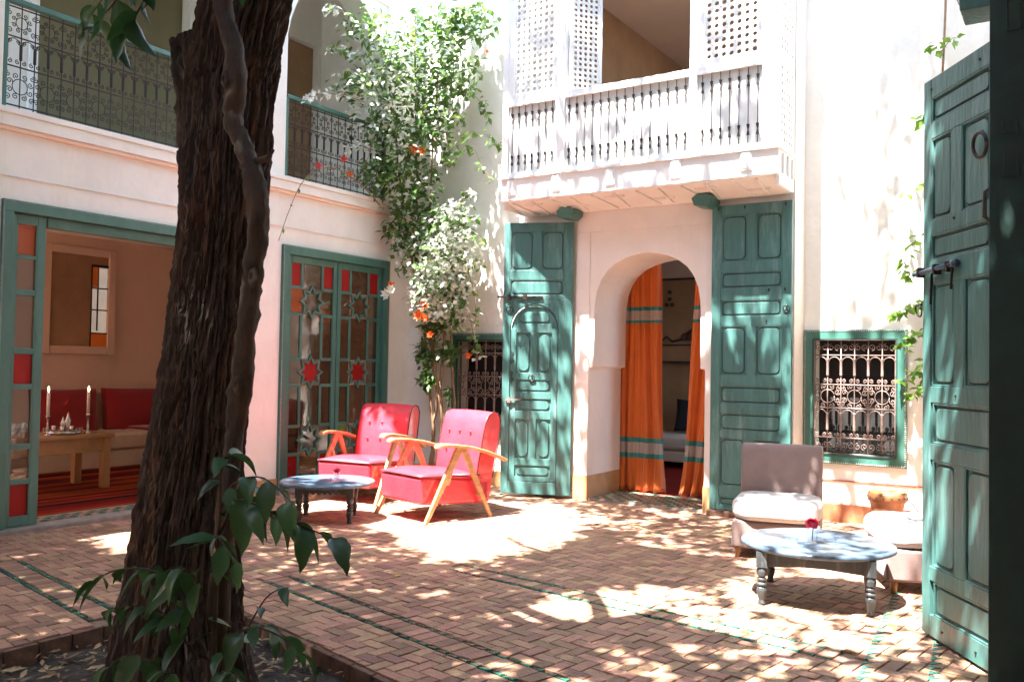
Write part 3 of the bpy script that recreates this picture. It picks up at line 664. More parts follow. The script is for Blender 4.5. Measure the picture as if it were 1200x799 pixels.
# left leaf with the arched wicket door, swung out
hx, hy = -4.27, 7.67; tipx, tipy = -4.915, 7.40
ang = math.atan2(tipy-hy, tipx-hx)        # direction of leaf from hinge
tl_ = thing('door_leaf', 'teal door leaf with an arched wicket door, left of the arch', 'door', (tipx, tipy, 0.035), ang+PI, 'tall teal door leaves beside the arch')
Wl = math.hypot(tipx-hx, tipy-hy)
x1 = Wl
leaf_rows(tl_, [(2.22,2.62,[(0.06,0.30),(0.375,0.61)]),(1.97,2.13,[(0.06,0.61)])], 0, x1, 1.93, 2.70, 0, 0.045, M['teal'])
b = MB(); b.box(0,0.075,0,0.045,0,1.929); obj('stile', b, M['teal'], tl_, bev=0.003)
b = MB(); b.box(0.56,x1,0,0.045,0,1.929); obj('stile', b, M['teal'], tl_, bev=0.003)
b = MB(); b.box(0.076,0.559,0,0.045,0,0.12); obj('rail', b, M['teal'], tl_, bev=0.003)
for s_ in (-1,1):                         # spandrels round the wicket arch
    P = [(0.3175+s_*0.2415,1.929),(0.3175,1.929)] + [(0.3175+s_*0.2415*math.sin(a*PI/16), 1.64+0.25*math.cos(a*PI/16)) for a in range(9)]
    b = MB(); b.prism(P, 0.0, 0.045, 'y'); obj('arch_spandrel', b, M['teal'], tl_)
wk = [(1.69,1.80,[(0.15,0.485)]),(1.20,1.60,[(0.14,0.285),(0.35,0.495)]),(1.01,1.13,[(0.14,0.495)]),(0.82,0.94,[(0.14,0.495)]),(0.35,0.74,[(0.14,0.285),(0.35,0.495)]),(0.17,0.28,[(0.14,0.495)])]
wo_ = obj('wicket_door', (lambda b: (b.box(0.082,0.553,0.022,0.04,0.125,1.63), b.prism([(0.3175+0.234*math.sin(a*PI/16-PI/2), 1.63+0.245*math.cos(a*PI/16-PI/2)) for a in range(17)],0.0222,0.04,'y'), b)[2])(MB()), M['teal'], tl_)
b = MB()
P = [(0.082,0.125),(0.553,0.125)]
b.box(0.082,0.139,0.006,0.022,0.125,1.64); b.box(0.496,0.553,0.006,0.022,0.125,1.64)
zs_ = [0.125,0.17,0.28,0.35,0.74,0.82,0.94,1.01,1.13,1.20,1.60,1.69]
for k in range(0,12,2): b.box(0.1395,0.4955,0.0065,0.022,zs_[k],zs_[k+1])
b.box(0.286,0.349,0.007,0.022,0.35,0.74); b.box(0.286,0.349,0.007,0.022,1.20,1.60)
b.prism([(0.3175+0.232*math.sin(a*PI/16-PI/2), 1.80+0.075*math.cos(a*PI/16-PI/2)) for a in range(4,13)], 0.007, 0.022, 'y')
obj('wicket_frame', b, M['teal'], wo_, bev=0.003)
for z0,z1,cols in wk:
    for xa,xb in cols:
        t = 0.008; P = rounded(xa+0.014,xb-0.014,z0+0.014,z1-0.014,0.07)
        b = MB(); b.prism(P,0.0195,0.0225,'y'); obj('seam', b, M['tealgroove'], wo_)
        P = rounded(xa+0.019,xb-0.019,z0+0.019,z1-0.019,0.07)
        b = MB(); b.prism(P,0.010,0.0215,'y'); obj('panel', b, M['teal'], wo_, bev=0.003)
# solid dark tube drawn in for the shaded gap round the wicket
b = MB(); b.tube([(0.079,0.012,0.12),(0.079,0.012,1.64)]+[(0.3175+0.2385*math.sin(a*PI/16-PI/2),0.012,1.64+0.2465*math.cos(a*PI/16-PI/2)) for a in range(1,16)]+[(0.556,0.012,1.64),(0.556,0.012,0.12)], 0.004, 5); obj('wicket_gap_shade', b, M['tealgroove'], tl_)
ring(tl_, 0.30, 0.004, 1.18, 0.03, 'knocker'); ring(tl_, 0.07, 0.0, 1.86, 0.032)
b = MB(); b.beam((-0.06,-0.012,1.955),(0.40,-0.012,1.955),0.016,0.016); b.box(0.03,0.07,-0.02,0,1.93,1.98); b.box(0.2,0.24,-0.02,0,1.93,1.98); obj('sliding_bolt', b, M['iron'], tl_)
b = MB(); b.beam((0.04,-0.014,0.925),(0.20,-0.014,0.935),0.014,0.016); b.box(0.06,0.09,-0.02,0,0.90,0.95); obj('sliding_bolt', b, M['paleiron'], tl_)
for k in range(2):                        # scalloped iron hinge strap ends
    b = MB(); b.prism([(0.085,1.42-k*0.2),(0.115,1.40-k*0.2),(0.10,1.36-k*0.2),(0.12,1.33-k*0.2),(0.095,1.29-k*0.2),(0.085,1.28-k*0.2)], -0.001, 0.006, 'y'); obj('hinge_strap', b, M['tealgroove'], tl_)
# pivot brackets above the hinge stiles
def pivot(x, label):
    b = MB(); b.prism([(x-0.11,0.0),(x-0.085,-0.065),(x+0.03,-0.085),(x+0.085,-0.045),(x+0.09,0.01),(x+0.02,0.035),(x-0.06,0.035)], 7.50, 7.70, 'y')
    for v in range(len(b.v)): pass
    o = obj('pivot_block', b, M['tealdark'], bev=0.006, loc=(0,0,2.83)); return tag(o, label, 'door pivot', 'green pivot blocks over the arch')
pivot(-4.27, 'green wooden pivot block above the left door leaf'); pivot(-2.87, 'green wooden pivot block above the right door leaf')

# big near leaf on the right, opened outwards
LB = Vector((-0.324+0.031,4.33-0.046)); LA = Vector((-0.696,4.88)); dn = (LB-LA).normalized()
bl = thing('door_leaf', 'large weathered teal door leaf opened outwards at the right edge of the view', 'door', (LA.x,LA.y,0.015), math.atan2(dn.y,dn.x))
WB = 0.72
rows = [(2.57,2.655,[(0.085,0.60)])]
leaf_rows(bl, [(2.53,2.655,[(0.075,0.60)]),(2.04,2.45,[(0.075,0.27),(0.36,0.60)]),(1.84,1.97,[(0.075,0.60)]),(1.22,1.73,[(0.085,0.30),(0.385,0.615)]),(0.94,1.14,[(0.095,0.635)]),(0.34,0.86,[(0.095,0.31),(0.395,0.635)]),(0.105,0.27,[(0.11,0.65)])], 0, WB, 0.0, 2.755, 0, 0.05, M['teal'])
ring(bl, 0.55, -0.004, 2.36, 0.055)
b = MB(); b.tube([(0.625,-0.005,2.10),(0.625,-0.035,2.08),(0.625,-0.035,1.97),(0.625,-0.005,1.95)], 0.009, 6); b.box(0.61,0.64,-0.006,0.001,2.09,2.13); b.box(0.61,0.64,-0.006,0.001,1.92,1.96); obj('pull_handle', b, M['iron'], bl, smooth=True)
b = MB(); b.tube([(-0.05,-0.022,1.785),(0.34,-0.022,1.80)], 0.013, 8); b.tube([(0.34,-0.022,1.80),(0.36,-0.022,1.80)], 0.02, 8); obj('sliding_bolt', b, M['greypaint'], bl, smooth=True)
for x in (0.0,0.16,0.28):
    b = MB(); b.box(x,x+0.022,-0.036,0.0,1.765,1.815); obj('bolt_keeper', b, M['iron'], bl, bev=0.002)
b = MB(); b.beam((0.17,-0.04,1.77),(0.16,-0.04,1.62),0.012,0.006); obj('bolt_catch', b, M['iron'], bl)
b = MB(); b.beam((0.345,-0.03,1.8),(0.33,-0.03,1.68),0.01,0.006); obj('bolt_catch', b, M['iron'], bl)
ring(bl, 0.0, -0.01, 1.63, 0.03)
for k,(x,z) in enumerate(((0.30,2.02),(0.52,2.70),(0.08,2.70),(0.5,0.05),(0.2,0.05),(0.32,1.18))):
    b = MB(); b.box(x-0.005,x+0.005,-0.004,0.001,z-0.005,z+0.005); obj('nail_head', b, M['iron'], bl)

# ------------------------------------------------------------ teal framed openings on the left wall (local: u = world Y, face towards +X)
def studs(mb, pts, step=0.016, r_=0.006):
    for (a, b_) in zip(pts[:-1], pts[1:]):
        a = Vector(a); b_ = Vector(b_); L_ = (b_-a).length; n = int(L_/step); d = (b_-a).normalized()
        for k in range(n):
            c = a+d*(k+0.5)*step
            s = step*0.36; u = d; 
            other = Vector((0,0,1)).cross(d) if abs(d.z) < 0.5 else Vector((1,0,0))
            mb.add([c-u*s-Vector((0.0,0,0)), c+u*s*0.2+Vector((r_*0,0,0))+OUT*0+PERP(d)*r_*1.6, c+u*s*1.4, c-u*s*0.2-PERP(d)*r_*1.6, c+OUTV*r_], [(0,1,4),(1,2,4),(2,3,4),(3,0,4)])
OUT = Vector((0,0,0)); OUTV = Vector((1,0,0))
def PERP(d): return OUTV.cross(d).normalized()
def frame_x(parent, y0,y1,z0,z1, wdt, xb, xf, m, bottom=False):
    b = MB(); b.box(xb,xf,y0,y0+wdt,z0,z1-wdt); obj('frame_jamb', b, m, parent, bev=0.004)
    b = MB(); b.box(xb,xf,y1-wdt,y1,z0,z1-wdt); obj('frame_jamb', b, m, parent, bev=0.004)
    b = MB(); b.box(xb,xf+0.001,y0,y1,z1-wdt,z1); obj('frame_head', b, m, parent, bev=0.004)
    b = MB(); pts = [(xf,y0+0.008,z0),(xf,y0+0.008,z1-0.008),(xf,y1-0.008,z1-0.008),(xf,y1-0.008,z0)]
    studs(b, pts); obj('rope_moulding', b, M['stud'], parent, kind='stuff')
of = thing('opening_frame', 'teal wooden frame with rope edge round the wide lounge opening', 'door frame')
frame_x(of, 3.377,5.425,0.036,2.462,0.085,-6.80,-6.645,M['tealdark'])
b = MB(); b.box(-6.775,-6.705,3.745,5.34,2.30,2.3765); obj('inner_head', b, M['tealdark'], of, bev=0.004)
# folded glazed leaf at the left of the opening, seven stained panes
gl = thing('glazed_leaf', 'narrow teal glazed leaf with seven panes at the left of the lounge opening', 'door', (-6.72,3.463,0.04))
PY0, PY1 = 0.05, 0.205
zsp = [(2.03,2.26),(1.77,2.0),(1.33,1.725),(1.06,1.285),(0.615,1.02),(0.35,0.57),(0.075,0.31)]
b = MB(); b.box(-0.02,0.02,0,PY0,0,2.33); obj('stile', b, M['tealdark'], gl, bev=0.004)
b = MB(); b.box(-0.02,0.02,PY1,PY1+0.065,0,2.33); obj('stile', b, M['tealdark'], gl, bev=0.004)
ed = [2.33]
for a_,b__ in zsp: ed += [b__, a_]
ed.append(0)
for k in range(0,len(ed),2):
    b = MB(); b.box(-0.019,0.019,PY0,PY1,ed[k+1],ed[k]); obj('rail', b, M['tealdark'], gl, bev=0.003)
for k,(a_,b__) in enumerate(zsp):
    b = MB(); b.box(-0.002,0.002,PY0,PY1,a_,b__); pz = obj('pane', b, M['amberglass' if k in (0,) else ('redglass' if k in (3,6) else 'glass')], gl)
    for p0_,p1_ in ((PY0,PY0+0.008),(PY1-0.008,PY1)):
        b = MB(); b.box(0.004,0.019,p0_,p1_,a_,b__); obj('bead', b, M['tealdark'], gl)
# double star doors
gd = thing('glazed_door', 'teal double glazed doors with star muntins behind the red armchairs', 'door')
frame_x(gd, 6.07,7.66,0.031,2.462,0.09,-6.80,-6.635,M['tealdark'])
def star(cy, cz, r1, r2, n=8):
    return [(cy+(r1 if k%2 == 0 else r2)*math.sin(k*PI/n), cz+(r1 if k%2 == 0 else r2)*math.cos(k*PI/n)) for k in range(2*n)]
zz_ = [0.09,0.375,0.655,1.065,1.335,1.785,2.055,2.31]
for li,(ya,yb) in enumerate(((6.165,6.860),(6.870,7.565))):
    lf = MB(); lf.box(-6.715,-6.675,ya,ya+0.055,0.04,2.37); lf.box(-6.715,-6.675,yb-0.055,yb,0.04,2.37)
    lf.box(-6.715,-6.675,ya+0.055,yb-0.055,2.30,2.37); lf.box(-6.715,-6.675,ya+0.055,yb-0.055,0.04,0.10)
    lo = obj('door_leaf', lf, M['tealdark'], gd, bev=0.004)
    i0, i1 = ya+0.055, yb-0.055; wv = (i1-i0)
    c1, c2 = i0+wv*0.255, i1-wv*0.255; tk = 0.032
    yc = (ya+yb)/2
    stars = [(yc,(0.375+0.655)/2),(yc,(1.065+1.335)/2),(yc,(1.785+2.055)/2)]
    mu = []
    def seg(p, q2):          # split muntins where a star sits
        for sc in stars:
            pass
        mu.append((p, q2))
    for cc in (c1,c2):
        zs2 = [0.10] + [v for s in stars for v in (s[1]-0.135, s[1]+0.135)] + [2.30]
        for k in range(0,len(zs2),2): seg((cc,zs2[k]),(cc,zs2[k+1]))
    for zr in zz_[1:-1]:
        seg((i0,zr),(c1,zr)); seg((c2,zr),(i1,zr))
    for (p,q2) in mu:
        b = MB(); b.beam((-6.695,p[0],p[1]),(-6.695,q2[0],q2[1]),tk,0.022,up=(1,0,0)); obj('muntin', b, M['tealdark'], lo, bev=0.002)
    for (sy,sz) in stars:
        P = star(sy,sz,0.175,0.115); Pi = star(sy,sz,0.142,0.088); n = len(P)
        b = MB(); vs = [(-6.706,a,c) for a,c in P]+[(-6.706,a,c) for a,c in Pi]+[(-6.680,a,c) for a,c in P]+[(-6.680,a,c) for a,c in Pi]
        fs = []
        for k in range(n):
            j = (k+1)%n; fs += [(k,j,n+j,n+k),(2*n+k,3*n+k,3*n+j,2*n+j),(k,2*n+k,2*n+j,j),(n+k,n+j,3*n+j,3*n+k)]
        b.add(vs,fs); obj('star_muntin', b, M['tealdark'], lo)
    for k,s in enumerate(stars):
        b = MB(); b.prism(star(s[0],s[1],0.145,0.092),-6.6995,-6.6975,'x'); obj('pane', b, M['redglass' if k == 1 else 'glass'], lo)
    # plain panes: three columns by rows
    cols = [(i0,c1),(c1,c2),(c2,i1)]
    zr = [0.10,0.375,0.655,1.065,1.335,1.785,2.055,2.30]
    for ci,(a_,b__) in enumerate(cols):
        for k in range(7):
            if ci == 1 and k in (1,3,5): continue
            mt_ = M['glass']
            if k == 6 and ci in (0,2): mt_ = M['redglass']
            if k == 5 and ci == 0 and li == 0: mt_ = M['amberglass']
            if k == 0 and ci != 1: mt_ = M['redglass']
            b = MB(); b.box(-6.697,-6.694,a_,b__,zr[k],zr[k+1]); obj('pane', b, mt_, lo)

# ------------------------------------------------------------ wrought iron
def scroll(cx, cz, r, a0, turns=1.35, s=1, n=16):
    return [(cx+s*r*(1-0.82*k/n)*math.cos(a0+turns*2*PI*k/n), cz+r*(1-0.82*k/n)*math.sin(a0+turns*2*PI*k/n)) for k in range(n+1)]
def grille(parent, w_, h_, m, thick=0.006):
    # local x,z plane, origin bottom-left
    def bar(name, pts, r_=thick, n=6): b = MB(); b.tube([(p[0],0,p[1]) for p in pts], r_, n); return obj(name, b, m, parent, smooth=True)
    rails = [0.0,0.14,0.40,0.605,0.865,1.0]
    for f in rails: bar('rail_bar', [(0,h_*f),(w_,h_*f)], thick*1.1)
    nb = 7; xs = [w_*(k+0.0)/(nb-1) for k in range(nb)]
    for x in xs: bar('upright_bar', [(x,0),(x,h_)], thick*0.9)
    for x in xs[0:]:
        for (z0,z1) in ((0.20,0.36),(0.68,0.84)):
            b = MB(); b.lathe([(thick*1.1,h_*z0),(thick*2.2,h_*z0+0.006),(thick*1.9,h_*z0+0.012),(thick*1.9,h_*z1-0.012),(thick*2.2,h_*z1-0.006),(thick*1.1,h_*z1)],8,(x,0)); obj('sleeve', b, m, parent, smooth=True)
    sc = MB(); p_ = w_/(nb-1)
    def S(cx,cz,r_,a0,s=1,t=1.35): sc.tube([(q_[0],0,q_[1]) for q_ in scroll(cx,cz,r_,a0,t,s)], thick*0.62, 5)
    for k in range(nb-1):
        xm = xs[k]+p_/2
        for (zc,hh) in ((0.07,0.062),(0.935,0.06)):
            r_ = min(p_*0.26, h_*hh*0.8)
            S(xm-p_*0.25,h_*zc,r_,PI/2*(1 if k%2 else -1),1); S(xm+p_*0.25,h_*zc,r_,PI/2*(-1 if k%2 else 1),-1)
        for z0 in (0.165,0.64):             # small scrolls at the feet of the uprights
            S(xs[k]+p_*0.2,h_*z0,p_*0.17,-PI/2,1); S(xs[k+1]-p_*0.2,h_*z0,p_*0.17,-PI/2,-1)
        for z0 in (0.385,0.85):             # little arches between uprights
            sc.tube([(xm+p_*0.42*math.cos(a*PI/8),0,h_*z0-p_*0.42+p_*0.42*math.sin(a*PI/8)) for a in range(9)], thick*0.6, 5)
    nr = 3; pr = w_/nr
    for k in range(nr):                     # rosettes in the middle band
        cx = pr*(k+0.5); cz = h_*0.503; rr_ = min(pr*0.42,h_*0.095)
        sc.tube([(cx+rr_*0.62*math.cos(a*PI/8),0,cz+rr_*0.62*math.sin(a*PI/8)) for a in range(17)], thick*0.6, 5)
        for a in range(8):
            an = a*PI/4+PI/8; S(cx+rr_*0.95*math.cos(an),cz+rr_*0.95*math.sin(an),rr_*0.26,an+PI,1 if a%2 else -1)
        for sx in (-1,1):
            for sz in (-1,1): S(cx+sx*pr*0.42,cz+sz*h_*0.065,pr*0.10,sz*PI/2,sx)
    obj('scrollwork', sc, m, parent, smooth=True, kind='stuff')
def iron_window(x0, x1, z0, z1, label, wdt, gm):
    t = thing('grilled_window', label, 'window', (x0,YB,z0), 0, 'teal framed grilled windows')
    w_, h_ = x1-x0, z1-z0
    for (a,b__,c,d) in ((0,wdt,0,h_),(w_-wdt,w_,0,h_),(wdt,w_-wdt,0,wdt),(wdt,w_-wdt,h_-wdt,h_)):
        b = MB(); b.box(a,b__,-0.025,0.06,c,d); obj('frame', b, M['tealdark'], t, bev=0.004)
    b = MB(); i = wdt-0.012
    for (a,b__,c,d) in ((i,wdt,i,h_-i),(w_-wdt,w_-i,i,h_-i),(wdt,w_-wdt,i,wdt),(wdt,w_-wdt,h_-wdt,h_-i)): b.box(a,b__,-0.032,-0.025,c,d)
    obj('inner_bead', b, M['tealgroove'], t)
    global OUTV
    OUTV = Vector((0,-1,0)); b = MB(); e = 0.01
    studs(b, [(e,-0.026,e),(w_-e,-0.026,e),(w_-e,-0.026,h_-e),(e,-0.026,h_-e),(e,-0.026,e)], 0.018, 0.007); obj('rope_moulding', b, M['stud'], t, kind='stuff'); OUTV = Vector((1,0,0))
    gw, gh = w_-2*wdt, h_-2*wdt
    gr = obj('grille_frame', (lambda b: (b.box(0,0.012,-0.006,0.006,0,gh), b.box(gw-0.012,gw,-0.006,0.006,0,gh), b)[2])(MB()), gm, t, loc=(wdt,0.005,wdt))
    grille(gr, gw, gh, gm)
    b = MB(); b.box(wdt,w_-wdt,0.18,0.20,wdt,h_-wdt); obj('unlit_room_sheet', b, M['black'], t)  # black sheet puts the darkness of the unlit room into colour
    return t
iron_window(-2.115,-1.264,0.50,1.665,'grilled window in a teal frame right of the arch, behind the taupe chairs',0.088,M['paleiron'])
iron_window(-6.02,-5.12,0.50,1.655,'grilled window in a green frame half hidden behind the left door leaf and red armchair',0.085,M['paleiron'])
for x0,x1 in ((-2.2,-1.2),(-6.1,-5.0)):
    b = MB(); b.box(x0,x1,8.36,8.40,0.4,1.8); tag(obj('unlit_room_board', b, M['black']), 'black board standing in for the unlit room behind the window %s' % ('right of the arch' if x0 > -3 else 'left of the arch'), 'board')  # near-black board takes the place of a room in shade

# gallery railings (run along Y at X=-6.66)
def railing(y0, y1, label):
    t = thing('gallery_railing', label, 'railing', (-6.66,y0,3.131), PI/2, 'iron railings of the upper gallery')
    L_ = y1-y0; H_ = 0.79; m = M['iron']
    b = MB(); b.box(0,L_,-0.03,0.03,H_-0.01,H_+0.035); obj('handrail', b, M['tealdark'], t, bev=0.012, smooth=True)
    for x in (0.0, L_-0.03):
        b = MB(); b.box(x,x+0.03,-0.02,0.02,0,H_+0.0); obj('end_post', b, M['tealdark'], t, bev=0.003)
    for z in (0.03,0.32,0.54,0.76):
        b = MB(); b.tube([(0.03,0,z),(L_-0.03,0,z)],0.006,6); obj('rail_bar', b, m, t)
    n = int(round(L_/0.107)); p_ = (L_-0.06)/n; sc = MB()
    for k in range(n+1):
        x = 0.03+k*p_; b = MB(); b.tube([(x,0,0.0),(x,0,H_-0.01)],0.0045,5); obj('upright_bar', b, m, t)
        b = MB(); b.tube([(x,0,0.37),(x,0,0.375),(x,0,0.49),(x,0,0.495)],[0.005,0.011,0.011,0.005],6); obj('sleeve', b, m, t)
    def S(cx,cz,r_,a0,s=1,tt=1.3): sc.tube([(q_[0],0,q_[1]) for q_ in scroll(cx,cz,r_,a0,tt,s,12)], 0.0036, 4)
    for k in range(n):
        xm = 0.03+(k+0.5)*p_
        for z,sg in ((0.355,1),(0.505,-1)):
            for s in (-1,1): S(xm+s*p_*0.27,z,p_*0.17,sg*PI/2,s)
        sc.tube([(xm+p_*0.4*math.cos(a*PI/6),0,0.53-p_*0.42+p_*0.4*math.sin(a*PI/6)) for a in range(7)],0.0036,4)
    k = 0
    while k*2*p_+2*p_ <= L_-0.05:
        cx = 0.03+p_*(2*k+1)
        for cz,hh in ((0.65,0.10),(0.175,0.13)):
            r0 = hh*0.55
            sc.tube([(cx+r0*0.8*math.cos(a*PI/7),0,cz+r0*0.8*math.sin(a*PI/7)) for a in range(15)],0.0036,4)
            for a in range(8):
                an = a*PI/4+PI/8; S(cx+r0*1.15*math.cos(an),cz+r0*1.15*math.sin(an),r0*0.32,an+PI,1 if a%2 else -1)
            for s in (-1,1):
                for sz in (-1,1): S(cx+s*p_*0.86,cz+sz*hh*0.62,p_*0.2,sz*PI/2,-s)
        k += 1
    obj('scrollwork', sc, m, t, kind='stuff')
    return t
railing(3.342,5.695,'scrolled iron railing with teal handrail left of the white pillar'); railing(6.065,7.55,'scrolled iron railing with teal handrail right of the pillar, behind the creeper')

# ------------------------------------------------------------ white balcony with lattice
bc = thing('lattice_balcony', 'white wooden balcony with lattice screens above the horseshoe arch', 'balcony', (-4.87,7.26,2.87))
BW, BD = 2.74, 0.475        # local x along facade, y into wall, z from underside
WT = M['white']
def wb(name, x0,x1,y0,y1,z0,z1, bev=0.004, m=WT, parent=None): b = MB(); b.box(x0,x1,y0,y1,z0,z1); return obj(name, b, m, parent or bc, bev=bev)
b = MB(); b.add([(0.031,0.031,0.048),(BW-0.031,0.031,0.048),(BW-0.031,BD-0.022,-0.04),(0.031,BD-0.022,-0.04),(0.031,0.031,0.10),(BW-0.031,0.031,0.10),(BW-0.031,BD-0.022,0.10),(0.031,BD-0.022,0.10)],[(0,3,2,1),(4,5,6,7),(0,1,5,4),(1,2,6,5),(2,3,7,6),(3,0,4,7)])
so_ = obj('soffit', b, M['portal'], bc)
for k in range(12):
    x = 0.10+k*0.222
    b = MB(); b.beam((x,0.05,0.034),(x+(0.0 if k%2 else 0.10),0.40,-0.035),0.018,0.02); obj('soffit_batten', b, M['portal'], so_)
for k in range(6):
    x = 0.2+k*0.44
    b = MB(); b.beam((x,0.13+0.14*(k%2),0.02-0.03*(k%2)),(x+0.2,0.13+0.14*(k%2),0.02-0.03*(k%2)),0.018,0.02); obj('soffit_batten', b, M['portal'], so_)
wb('fascia',0.0,BW,0.0,0.03,0.045,0.26); wb('fascia',0.0,0.03,0.031,BD-0.024,-0.03,0.26); wb('fascia',BW-0.03,BW,0.031,BD-0.024,-0.03,0.26)
b = MB(); b.box(-0.025,BW+0.025,-0.028,BD-0.022,0.261,0.285); b.box(-0.015,BW+0.015,-0.018,BD-0.024,0.286,0.30); obj('ledge_moulding', b, WT, bc, bev=0.004)
b = MB(); b.box(-0.008,BW+0.008,-0.008,-0.001,0.05,0.064); obj('drip_moulding', b, WT, bc, bev=0.003)
b = MB()
for k in range(170): b.box(0.0+k*0.0162,0.0+k*0.0162+0.009,-0.032,-0.028,0.264,0.281)
obj('dentil_beading', b, WT, bc, kind='stuff')
for X in (-4.745,-4.24,-3.67,-3.03,-2.40):
    x = X+4.87; b = MB(); b.box(x-0.05,x+0.05,-0.012,0,0.10,0.26); b.box(x-0.036,x+0.036,-0.024,-0.012,0.115,0.245); b.box(x-0.05,x+0.05,-0.02,-0.012,0.10,0.115); obj('corbel', b, WT, bc, bev=0.003)
wb('back_panel',0.06,BW-0.06,0.022,0.045,0.301,1.0,0)
posts = [(0.0,0.07),(0.61,0.71),(1.96,2.03),(2.60,2.74)]
for a_,b__ in posts: wb('post',a_,b__,-0.004,0.06,0.301,2.5)
for a_,b__ in ((0.071,0.609),(0.711,1.959),(2.031,2.599)):
    wb('bottom_rail',a_,b__,0.0,0.05,0.301,0.33); wb('sill_rail',a_,b__,-0.008,0.06,1.0,1.045)
    b = MB(); b.box(a_,b__,-0.02,0.002,0.975,1.0); obj('sill_moulding', b, WT, bc, bev=0.004)
# balusters
bm_ = MB(); bm_.tube([(0,0,0.331),(0,0,0.999)],0.0036,6)
prof = [(0.0036,0),(0.0145,0.002),(0.005,0.045),(0.0036,0.047)]
def arrow(z, up):
    pr = [(r_, z+(h if up else -h)) for r_,h in prof]
    bm_.lathe(pr, 8)
arrow(0.40,True); arrow(0.495,False); arrow(0.815,True); arrow(0.91,False)
bme = bm_.mesh('baluster', M['iron'])
def spread(a_,b__,n):
    for k in range(n):
        link('baluster', bme, bc, (a_+(b__-a_)*(k+0.5)/n, 0.008, 0))
spread(0.075,0.605,7); spread(0.71,1.96,15); spread(2.035,2.60,7)
# lattice screens: boards pierced by octagonal holes
def lattice(parent, w_, h_, name='lattice_screen', pitch=0.066, rh=0.021, t=0.014, ax='x', loc=(0,0,0), rz=0):
    nx, nz = max(1,int(round(w_/pitch))), max(1,int(round(h_/pitch))); px, pz = w_/nx, h_/nz; mb = MB()
    for j in range(nz):
        off = 0
        for i in range(nx):
            cx, cz = (i+0.5)*px, (j+0.5)*pz; vo = []; vi = []
            for k in range(8):
                a = k*PI/4; c_, s_ = math.cos(a), math.sin(a); mxx = max(abs(c_),abs(s_))
                vo.append((cx+c_/mxx*px/2, cz+s_/mxx*pz/2)); vi.append((cx+rh*math.cos(a), cz+rh*math.sin(a)))
            vs = [(a,0,c) for a,c in vo]+[(a,0,c) for a,c in vi]+[(a,t,c) for a,c in vi]
            fs = []
            for k in range(8):
                l = (k+1)%8; fs += [(k,l,8+l,8+k),(8+k,8+l,16+l,16+k)]
            mb.add(vs, fs)
            # tiny turned bosses at the corners
            bx, bz = i*px, j*pz; mb.add([(bx-0.008,-0.0005,bz),(bx,-0.0005,bz-0.008),(bx+0.008,-0.0005,bz),(bx,-0.0005,bz+0.008),(bx,-0.010,bz)], [(0,1,4),(1,2,4),(2,3,4),(3,0,4)])
    o = obj(name, mb, WT, parent, loc=loc, rot=(0,0,rz)); return o
for (a_,b__) in ((0.10,0.60),(2.06,2.59)):
    lattice(bc, b__-a_-0.06, 1.36, loc=(a_+0.03,0.02,1.10))
    b = MB(); b.box(a_-0.03,a_+0.03,0.0,0.05,1.046,2.5); b.box(b__-0.03,b__+0.01,0.0,0.05,1.046,2.5); b.box(a_+0.031,b__-0.031,0.001,0.049,1.046,1.10); b.box(a_+0.031,b__-0.031,0.001,0.049,2.46,2.5); obj('screen_frame', b, WT, bc, bev=0.003)
# open shutter beside the window gap
sh = wb('shutter',0,0.035,-0.012,0.012,0,1.44,0.003); sh.location = (0.72,0.05,1.046); sh.rotation_euler = (0,0,R(50))
b = MB(); b.box(0.30,0.335,-0.012,0.012,0,1.44); b.box(0.036,0.299,-0.011,0.011,0,0.05); b.box(0.036,0.299,-0.011,0.011,1.40,1.44); obj('shutter_frame', b, WT, sh, bev=0.003)
lattice(sh, 0.262, 1.35, loc=(0.0365,-0.007,0.05), pitch=0.052, rh=0.017)
# right cheek
lattice(bc, 0.36, 0.66, loc=(BW-0.001,0.06,0.33), rz=PI/2); lattice(bc, 0.36, 1.36, loc=(BW-0.001,0.06,1.10), rz=PI/2)
b = MB(); b.box(BW-0.04,BW+0.002,0.061,BD-0.021,0.301,0.33); b.box(BW-0.04,BW+0.003,0.061,BD-0.021,0.99,1.09); b.box(BW-0.04,BW+0.001,0.43,BD-0.021,0.331,2.5); b.box(BW-0.04,BW+0.001,0.061,0.43,2.461,2.5); obj('cheek_frame', b, WT, bc)
b = MB(); b.box(BW-0.05,BW-0.044,0.061,BD-0.02,0.301,1.0); obj('cheek_board', b, WT, bc)
b = MB(); b.box(0.0,0.02,0.061,BD-0.021,0.301,2.5); obj('cheek_board', b, WT, bc)
wb('cornice',-0.02,BW+0.02,-0.02,BD-0.021,2.501,2.62)
for k in range(3): wb('side_bracket',BW+0.001,BW+0.02,0.10+k*0.14,0.12+k*0.14,0.07,0.24,0.002)
# room behind balcony
b = MB(); b.box(-5.0,-4.8,8.6,12.0,3.1,5.8); b.box(-1.6,-1.4,8.6,9.2,3.1,5.8); b.box(-1.6,-1.4,11.4,12.0,3.1,5.8); b.box(-5.0,-1.4,12.0,12.2,3.1,5.8)  # side wall left open out of view to let extra daylight in
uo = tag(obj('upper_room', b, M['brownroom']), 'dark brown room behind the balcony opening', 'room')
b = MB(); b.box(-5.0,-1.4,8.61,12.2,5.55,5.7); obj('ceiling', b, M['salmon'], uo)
b = MB(); b.box(-5.0,-1.4,8.61,12.2,3.0,3.099); obj('upper_floor', b, M['brownroom'], uo)

